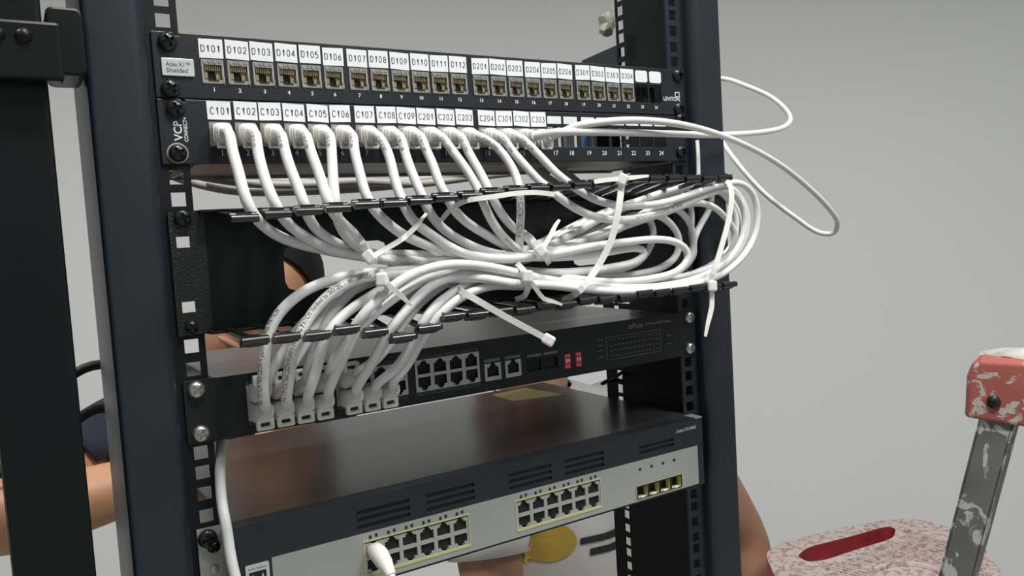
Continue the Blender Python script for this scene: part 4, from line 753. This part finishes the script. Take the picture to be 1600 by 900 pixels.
obj('boot', mb, M['boot'], uc, smooth=True)
obj('cable', MB().tube(smooth_path([(-122, -54, -386.5), (-122, -59, -391), (-121, -62, -400), (-119, -63, -415), (-114, -60, -450)], 4), 3.0, 12), M['cable'], uc, smooth=True)
obj('plug', MB().box(-127, -116, -26, -18, -384, -375), M['clear'], uc)
for lb, pts in (('upper black cable bowing across the gap left of the navy post', [(-340, 150, -262), (-312, 150, -250), (-296, 150, -240), (-284, 150, -236), (-262, 150, -238), (-200, 160, -262)]),
                ('lower black cable bowing across the gap left of the navy post', [(-340, 150, -298), (-312, 150, -287), (-296, 150, -277), (-284, 150, -272), (-262, 150, -276), (-200, 160, -290)])):
    tag(obj('black_cable', MB().tube(smooth_path(pts, 6), 4.0, 10), M['rubber'], smooth=True), lb, 'cable', 'black cables left of the post')
bm = bmesh.new(); bmesh.ops.create_icosphere(bm, subdivisions=2, radius=1)
mb = MB(); vs = [(216+v.co.x*9*(1+.25*math.sin(5*v.co.z+2*v.co.x)), 80+v.co.y*9, 62+v.co.z*13*(1+.2*math.sin(7*v.co.x))) for v in bm.verts]; fs = [tuple(v.index for v in f.verts) for f in bm.faces]; bm.free()
tag(obj('plastic_clip', mb.add(vs, fs), M['clear']), 'small crumpled clear plastic clip stuck on the rear edge of the right rail', 'clip')

# ------------------------------------------------------------------ step ladder
ld = thing('step_ladder', (800, 60, -Z0), 'paint-spattered step ladder with red plastic cap and steps at lower right', 'ladder')
# frame axes: u along the front (to the right), n towards the viewer
u = Vector((.30, -.954, 0)).normalized(); n_ = Vector((-.954, -.30, 0)).normalized()
def LP(a, b, z): return Vector((606, -78, 0))+u*a+n_*b+Vector((0, 0, z))
def lbox(mb, a0, a1, b0, b1, z0, z1, sh=0):
    vs = [LP(a, b, z) for z in (z0, z1) for a, b in ((a0, b0), (a1, b0), (a1, b1), (a0, b1))]
    return mb.add(vs, [(0, 3, 2, 1), (4, 5, 6, 7), (0, 1, 5, 4), (1, 2, 6, 5), (2, 3, 7, 6), (3, 0, 4, 7)])
mb = MB(); secs = []
for b_, in_, zt in ((22, 2.5, -326), (14, 0, -323.5), (-44, 0, -321), (-54, 4, -324)):
    secs.append([LP(-5+in_, b_, -393), LP(-2+in_*.6, b_, -345), LP(4+in_, b_, zt-5), LP(13, b_, zt), LP(387, b_, zt), LP(396-in_, b_, zt-5), LP(402-in_, b_, -345), LP(405-in_, b_, -393), LP(300, b_, -399), LP(110, b_, -399), LP(60, b_, -398)])
obj('cap', mb.loft(secs), M['redplast'], ld, bevel=4, seg=3, label='red plastic top cap with dried paint')
mb = MB(); secs = []
for q, zz in ((1.0, -323.5), (.92, -320), (.7, -317), (.35, -315), (.05, -314.5)):
    secs.append([LP(66+54*q*math.cos(t)*(1+.16*math.sin(3*t+q*4)), -12+26*q*math.sin(t)*(1+.2*math.sin(2*t+1)), zz+1.6*math.sin(5*t+q*9)*q) for t in [k*math.pi/12 for k in range(24)]])
obj('plaster_lump', mb.loft(secs), M['plaster'], ld, smooth=True)
def bolt(a, z, r=6.5):
    c = LP(a, 22, z); mb = MB(); secs = []
    for rr_, d in ((r, 0), (r*.95, 2.5), (r*.6, 4.6), (r*.2, 5.2)):
        secs.append([c+n_*d+u*(rr_*math.cos(i*math.pi/8))+Vector((0, 0, rr_*math.sin(i*math.pi/8))) for i in range(16)])
    o = obj('bolt', mb.loft(secs), M['screwblk'], ld, smooth=True)
    mb = MB()
    for q in (.5, .5+math.pi/2): mb.obox(c+n_*4.3, u*math.cos(q)+Vector((0, 0, math.sin(q))), n_, u*-math.sin(q)+Vector((0, 0, math.cos(q))), r*.55, 1.2, r*.14)
    obj('dark_cross_inlay', mb, M['dark'], o)  # raised dark inlay, its colour stands for the shade in a recess
bolt(26, -371.7, 7.4); bolt(374, -371.7, 7.4)
def leg(a_top, a_bot, b0, b1, name='rail'):
    mb = MB(); zt, zb = -388, -Z0
    w = 34
    for (x0, x1, p0, p1) in ((0, w, b0, b0-3), (w-2, w+1, b0, b1), (-1, 2, b0, b1)):
        vs = []
        for z, ab, bb in ((zb, a_bot, 0), (zt, a_top, 0)):
            for x, p in ((x0, p0), (x1, p0), (x1, p1), (x0, p1)): vs.append(LP(ab+x, p+bb, z))
        mb.add(vs, [(0, 3, 2, 1), (4, 5, 6, 7), (0, 1, 5, 4), (1, 2, 6, 5), (2, 3, 7, 6), (3, 0, 4, 7)])
    obj(name, mb, M['legsteel'], ld)
leg(12, -295, 16, -30); leg(353, 660, 16, -30)
STEP_OUT = [[674.9, 300.9], [720.1, 315.1], [786.4, 306.2], [884.1, 287.9], [967.3, 256.1], [999.3, 227.8], [996.1, 157.9], [950.8, 91.9], [891.3, 40.4], [829.8, -6.3], [672.3, -20.4], [566.4, 64.9], [601.3, 210.5]]
STEP_SLOT = [[707.1, 263.2], [749.7, 275.2], [841.6, 258.1], [925.4, 247.5], [926.7, 230.4], [885.5, 208.8], [802.8, 219.0], [728.7, 224.9], [701.7, 238.1]]
STEP_RING = [756.4, 103.8]
def plate_z(outer, inner, z0, z1):
    bm = bmesh.new(); loops = []
    for lp in (outer, inner):
        vs = [bm.verts.new((x, y, z1)) for x, y in lp]
        loops.append([bm.edges.new((vs[i], vs[(i+1) % len(vs)])) for i in range(len(vs))])
    bmesh.ops.triangle_fill(bm, use_beauty=True, edges=loops[0]+loops[1])
    r = bmesh.ops.extrude_face_region(bm, geom=list(bm.faces))
    for v in [g for g in r['geom'] if isinstance(g, bmesh.types.BMVert)]: v.co.z = z0
    bm.verts.index_update(); mb = MB().add([tuple(v.co) for v in bm.verts], [tuple(v.index for v in f.verts) for f in bm.faces]); bm.free(); return mb
def round_loop(L, k=4):
    P = [Vector((x, y, 0)) for x, y in L]; out = []
    n = len(P)
    for i in range(n):
        a, b, c = P[i-1], P[i], P[(i+1) % n]; p, q = b.lerp(a, .3), b.lerp(c, .3)
        for j in range(k+1):
            t = j/k; w = p*(1-t)**2+b*2*t*(1-t)+q*t*t; out.append((w.x, w.y))
    return out
so = obj('step', plate_z(round_loop(STEP_OUT), round_loop(STEP_SLOT), -752, -700), [M['redtread'], M['redside']], ld, label='red plastic step with a hand slot, caked in plaster')
for p in so.data.polygons:
    if abs(p.normal.z) < .5: p.material_index = 1
cx, cy = STEP_RING
obj('tread_ring', MB().tube([Vector((cx+62*math.cos(t), cy+50*math.sin(t), -699)) for t in [i*math.pi/20 for i in range(41)]], 5, 8), M['redtread'], so, smooth=True)
tr = MB()
import itertools
for i, j in itertools.product(range(26), range(12)):
    px = 705+i*9+(j % 2)*4.5; py = 60+j*17
    q = Vector((px, py, 0)); 
    def inside(poly, x, y):
        c = False; n = len(poly)
        for k in range(n):
            x1, y1 = poly[k]; x2, y2 = poly[(k+1) % n]
            if (y1 > y) != (y2 > y) and x < (x2-x1)*(y-y1)/(y2-y1)+x1: c = not c
        return c
    if all(inside(STEP_OUT, px+dx, py+dy) and not inside(STEP_SLOT, px+dx, py+dy) for dx, dy in ((14, 0), (-14, 0), (0, 14), (0, -14))) and ((px-cx)/72)**2+((py-cy)/60)**2 > 1:
        tr.obox((px, py, -699.2), (.94, .34, 0), (-.34, .94, 0), (0, 0, 1), 1.5, 7, 1.3)
tk = obj('tread_ribs', tr, M['redtread'], so); tk['kind'] = 'stuff'
def strut(p0, p1, r=16):
    return MB().tube([Vector(p0), Vector(p1)], r, 10)
for x, y, x2, y2 in ((700, 300, 690, 330), (960, 250, 985, 300), (885, 70, 900, 40), (735, 180, 700, 150)):
    obj('rear_leg', strut((x, y, -750), (x2, y2, -Z0+2)), M['legsteel'], ld, smooth=True)
# braces from the front rails back to the step
obj('side_brace', MB().ribbon([LP(-60, 10, -742), Vector((675, 30, -738)), Vector((720, 60, -742))], 22, 4, (0, 0, 1)), M['legsteel'], ld)
obj('side_brace', MB().ribbon([LP(430, 10, -742), Vector((820, -260, -738)), Vector((800, 20, -742))], 22, 4, (0, 0, 1)), M['legsteel'], ld)

# ------------------------------------------------------------------ people behind the rack
def figure(name, root_p, label, nodes, edges, m, clothes, group=None):
    """one continuous skinned body; 'clothes' = [(part name, material, test(point, normal), offset)]"""
    keys = list(nodes); me = D.meshes.new(name)
    me.from_pydata([Vector(nodes[k][0])*.001 for k in keys], [(keys.index(a), keys.index(b)) for a, b in edges], [])
    o = D.objects.new('t', me); COL.objects.link(o)
    sk = o.modifiers.new('s', 'SKIN'); sk.use_smooth_shade = True; sk.branch_smoothing = .5
    for i, k in enumerate(keys):
        r = nodes[k][1]; r = r if isinstance(r, tuple) else (r, r)
        me.skin_vertices[0].data[i].radius = (r[0]*.001, r[1]*.001); me.skin_vertices[0].data[i].use_root = (k == 'pelvis')
    sb = o.modifiers.new('b', 'SUBSURF'); sb.levels = 2; sb.render_levels = 2
    dg = bpy.context.evaluated_depsgraph_get(); dg.update(); em = o.evaluated_get(dg).to_mesh()
    vs = [v.co*1000 for v in em.vertices]; fs = [tuple(p.vertices) for p in em.polygons]; ns = [v.normal.copy() for v in em.vertices]
    o.evaluated_get(dg).to_mesh_clear(); D.objects.remove(o)
    t = thing(name, root_p, label, 'person', group)
    obj('body', MB().add(vs, fs), m, t, smooth=True)
    for nm, mm, test, off in clothes:
        keep = [f for f in fs if all(test(vs[i]) for i in f)]
        ids = sorted({i for f in keep for i in f}); mp = {a: b for b, a in enumerate(ids)}
        if keep:
            c = obj(nm, MB().add([vs[i]+ns[i]*off for i in ids], [tuple(mp[i] for i in f) for f in keep]), mm, t, smooth=True)
            s = c.modifiers.new('thickness', 'SOLIDIFY'); s.thickness = .003; s.offset = -1
    return t
def seg_d(p, a, b):
    a, b = Vector(a), Vector(b); d = b-a; t = max(0, min(1, (Vector(p)-a).dot(d)/d.length_squared)); return (Vector(p)-a-d*t).length, t
def head_parts(t, c, fwd, up, m_skin, s=1.0, line=1.1):
    """nose, eyes, ears, mouth and a cap of hair on a head centred at c"""
    c = Vector(c); f = Vector(fwd).normalized(); w = Vector(up); w = (w-f*w.dot(f)).normalized(); r = f.cross(w)
    def ell(cc, a, b, d, ru=8, rv=12, cut=None):
        mb = MB(); rings = []
        for i in range(ru+1):
            th = math.pi*i/ru; rings.append([cc+w*(d*math.cos(th))+(f*math.cos(ph)*a+r*math.sin(ph)*b)*max(.02, math.sin(th)) for ph in [2*math.pi*j/rv for j in range(rv)]])
        return mb.loft(rings)
    obj('head', ell(c, 92*s, 74*s, 112*s, 14, 20), m_skin, t, smooth=True)
    obj('nose', ell(c+f*92*s-w*12*s, 15*s, 12*s, 20*s), m_skin, t, smooth=True)
    obj('mouth', ell(c+f*80*s-w*55*s, 8*s, 22*s, 6*s), M['skin2'], t, smooth=True)
    for q in (-1, 1):
        e = obj('eye', ell(c+f*80*s+r*30*q*s+w*6*s, 9*s, 12*s, 7*s), M['white'], t, smooth=True)
        obj('iris', ell(c+f*87*s+r*30*q*s+w*6*s, 3*s, 4.5*s, 4.5*s), M['ink'], e, smooth=True)
        obj('eyebrow', ell(c+f*81*s+r*31*q*s+w*26*s, 6*s, 18*s, 4*s), M['hair'], t, smooth=True)
        obj('ear', ell(c+r*75*q*s-w*4*s, 18*s, 7*s, 30*s), m_skin, t, smooth=True)
    # hair: outer shell above a tilted hair line
    mb = MB(); n = 24; rings = []
    for i in range(11):
        ring = []
        for j in range(n):
            ph = 2*math.pi*j/n; lim = line+.95*(1-math.cos(ph))/2
            th = lim*i/10
            k = 1+.004*math.sin(9*ph+3*i)
            ring.append(c+w*(121*s*k*math.cos(th))+(f*math.cos(ph)*101*s*k+r*math.sin(ph)*83*s*k)*max(.02, math.sin(th)))
        rings.append(ring)
    mb.loft(rings, cap=True)
    obj('hair', mb, M['hair'], t, smooth=True)
def hand(nodes, edges, pre, wrist, d, side, s=1.0, curl=.35):
    """palm and five tapering, slightly bent fingers after the wrist"""
    d = Vector(d).normalized(); sd = Vector(side); sd = (sd-d*sd.dot(d)).normalized(); dn = d.cross(sd)
    p = Vector(nodes[wrist][0]); nodes[pre+'palm'] = (p+d*48*s, (36*s, 15*s)); edges.append((wrist, pre+'palm'))
    for i, (off, ln) in enumerate(((-27, 62), (-9, 74), (9, 70), (26, 56))):
        a = p+d*86*s+sd*off*s; q = a+(d+dn*curl*.5).normalized()*ln*.55*s; e = q+(d+dn*curl*1.6).normalized()*ln*.45*s
        nodes[pre+'f%da' % i] = (a, 9.5*s); nodes[pre+'f%db' % i] = (q, 8.5*s); nodes[pre+'f%dc' % i] = (e, 7*s)
        edges += [(pre+'palm', pre+'f%da' % i), (pre+'f%da' % i, pre+'f%db' % i), (pre+'f%db' % i, pre+'f%dc' % i)]
    a = p+d*30*s-sd*34*s; q = a+(d*.7-sd*.7)*32*s; e = q+(d-sd*.1).normalized()*26*s
    nodes[pre+'ta'] = (a, 11*s); nodes[pre+'tb'] = (q, 9.5*s); nodes[pre+'tc'] = (e, 8*s)
    edges += [(pre+'palm', pre+'ta'), (pre+'ta', pre+'tb'), (pre+'tb', pre+'tc')]
def body(hip, chest, neck, head_b, sl, el, wl, sr, er, wr, hand_dirs):
    hip, chest, neck = Vector(hip), Vector(chest), Vector(neck)
    N = {'pelvis': (hip, (165, 110)), 'waist': (hip.lerp(chest, .5), (145, 100)), 'chest': (chest, (165, 112)), 'upper': (chest.lerp(neck, .55), (135, 90)), 'neck': (neck, 58), 'headb': (head_b, 62)}
    E = [('pelvis', 'waist'), ('waist', 'chest'), ('chest', 'upper'), ('upper', 'neck'), ('neck', 'headb')]
    for pre, s_, e_, w_ in (('l', sl, el, wl), ('r', sr, er, wr)):
        s_, e_, w_ = Vector(s_), Vector(e_), Vector(w_)
        N[pre+'s'] = (s_, 62); N[pre+'u'] = (s_.lerp(e_, .5), 50); N[pre+'e'] = (e_, 38); N[pre+'a'] = (e_.lerp(w_, .3), 39); N[pre+'w'] = (w_, (29, 25))
        E += [('upper', pre+'s'), (pre+'s', pre+'u'), (pre+'u', pre+'e'), (pre+'e', pre+'a'), (pre+'a', pre+'w')]
        hand(N, E, pre, pre+'w', hand_dirs[pre][0], hand_dirs[pre][1])
    ax = (Vector(sr)-Vector(sl)); ax.z = 0; ax.normalize(); fw = Vector((-ax.y, ax.x, 0))*-1
    if fw.y > 0: fw = -fw
    for pre, q in (('l', -1), ('r', 1)):
        h = hip+ax*92*q+Vector((0, 0, -70)); an = Vector((h.x+ax.x*25*q, h.y+ax.y*25*q, -Z0+75)); kn = h.lerp(an, .5)+fw*18
        N[pre+'h'] = (h, 98); N[pre+'k'] = (kn, 58); N[pre+'c'] = (kn.lerp(an, .3), 60); N[pre+'n'] = (an, 40); N[pre+'t'] = (an+fw*150+Vector((0, 0, -38)), (42, 30))
        E += [('pelvis', pre+'h'), (pre+'h', pre+'k'), (pre+'k', pre+'c'), (pre+'c', pre+'n'), (pre+'n', pre+'t')]
    return N, E
def cloth_tests(N, E, sleeve=.75):
    cls = []
    for a, b in E:
        if a in ('pelvis', 'waist', 'chest') and b in ('waist', 'chest', 'upper'): k = 'torso'
        elif a == 'upper' and b in ('ls', 'rs'): k = 'torso'
        elif a == 'upper': k = 'neck'
        elif a in ('ls', 'rs', 'lu', 'ru'): k = 'sleeve'
        elif a == 'pelvis' or a in ('lh', 'rh', 'lk', 'rk', 'lc', 'rc'): k = 'leg'
        elif a in ('ln', 'rn'): k = 'foot'
        else: k = 'bare'
        ra, rb = [max(N[q][1]) if isinstance(N[q][1], tuple) else N[q][1] for q in (a, b)]
        cls.append((k, a, N[a][0], N[b][0], ra, rb))
    cache = {}
    def kind(p):
        key = tuple(p)
        if key not in cache:
            best = None
            for k, a, pa_, pb_, ra, rb in cls:
                d, t = seg_d(p, pa_, pb_); q = d/(ra+(rb-ra)*t)
                if best is None or q < best[0]: best = (q, k, a, t)
            cache[key] = best
        return cache[key]
    hip = Vector(N['pelvis'][0])
    def shirt(p):
        q, k, a, t = kind(p)
        if k == 'torso': return p.z > hip.z-110
        if k == 'sleeve': return a in ('ls', 'rs') or t < sleeve
        if k == 'neck': return t < .25
        return k == 'leg' and p.z > hip.z-60
    def pants(p): return kind(p)[1] == 'leg' or (kind(p)[1] == 'torso' and p.z < hip.z)
    def shoes(p): return kind(p)[1] == 'foot' or p.z < -Z0+70
    return shirt, pants, shoes
# -- person with the navy sleeve, on the left
N, E = body((-70, 640, -930), (-80, 615, -560), (-50, 625, -375), (-35, 612, -300),
            (-205, 505, -368), (-385, 375, -415), (-170, 380, -392),
            (75, 730, -405), (150, 700, -690), (95, 560, -900),
            {'l': ((1, -.05, .02), (0, .3, 1)), 'r': ((-.3, -.7, -.5), (1, 0, 0))})
sh, pa, so_ = cloth_tests(N, E, .75)
pA = figure('person', (-70, 640, -Z0), 'person in a navy top with short black hair bending behind the rack at left', N, E, M['skin'],
       [('shirt', M['navycloth'], sh, 9), ('trousers', M['trouser'], pa, 7), ('shoes', M['rubber'], so_, 6)])
head_parts(pA, (-30, 600, -230), (-.35, -.93, .0), (.6, .12, .8), M['skin'], 1.0, .82)
# -- person in the white T-shirt, to the right
N, E = body((400, 470, -950), (385, 455, -590), (345, 440, -400), (325, 435, -325),
            (215, 420, -455), (188, 335, -735), (320, 262, -800),
            (570, 420, -450), (742, 395, -715), (700, 330, -960),
            {'l': ((.8, -.3, -.1), (0, .4, 1)), 'r': ((-.15, -.2, -.9), (.3, -1, 0))})
sh, pa, so_ = cloth_tests(N, E, .1)
pB = figure('person', (400, 470, -Z0), 'person in a white T-shirt with a yellow print standing behind the rack at right', N, E, M['skin2'],
       [('shirt', M['whitecloth'], sh, 10), ('trousers', M['trouser'], pa, 7), ('shoes', M['rubber'], so_, 6)])
head_parts(pB, (308, 430, -250), (-.5, -.75, -.45), (.1, -.4, .9), M['skin2'])
# plain print lying on the chest of the shirt, projected onto the cloth
sh_o = [c for c in pB.children if c.name.startswith('shirt')][0]
def on_cloth(name, rows, m, lift):
    """a flat print: rows of (x, z) points laid on the front of the shirt"""
    base = wpos(pB); n = len(rows[0]); vs = []
    for row in rows:
        for x, z in row:
            hit, loc, nn, _ = sh_o.ray_cast(W((x, 318, z))-base, Vector((0, 1, 0)))
            vs.append((x, ((loc+base).y*1000 if hit else 360)-lift, z))
    fs = [(a*n+b, a*n+b+1, (a+1)*n+b+1, (a+1)*n+b) for a in range(len(rows)-1) for b in range(n-1)]
    return obj(name, MB().add(vs, fs), m, pB, smooth=True)
on_cloth('shirt_print', [[(290+50*q*math.cos(t)*(1+.08*math.sin(2*t)), -603+37*q*math.sin(t)-12*q*math.cos(t)) for t in [k*math.pi/16 for k in range(33)]] for q in (.01, .25, .5, .75, .9, 1)], M['yellowprint'], 2)
on_cloth('shirt_stripe', [[(345+(413-345)*a/8, z0+(z1-z0)*a/8) for a in range(9)] for z0, z1 in ((-605, -597), (-610, -603), (-615, -609))], M['ink'], 2)
on_cloth('shirt_stripe', [[(359+(413-359)*a/8, z0+(z1-z0)*a/8) for a in range(9)] for z0, z1 in ((-623, -616), (-628, -622), (-634, -628))], M['ink'], 2)
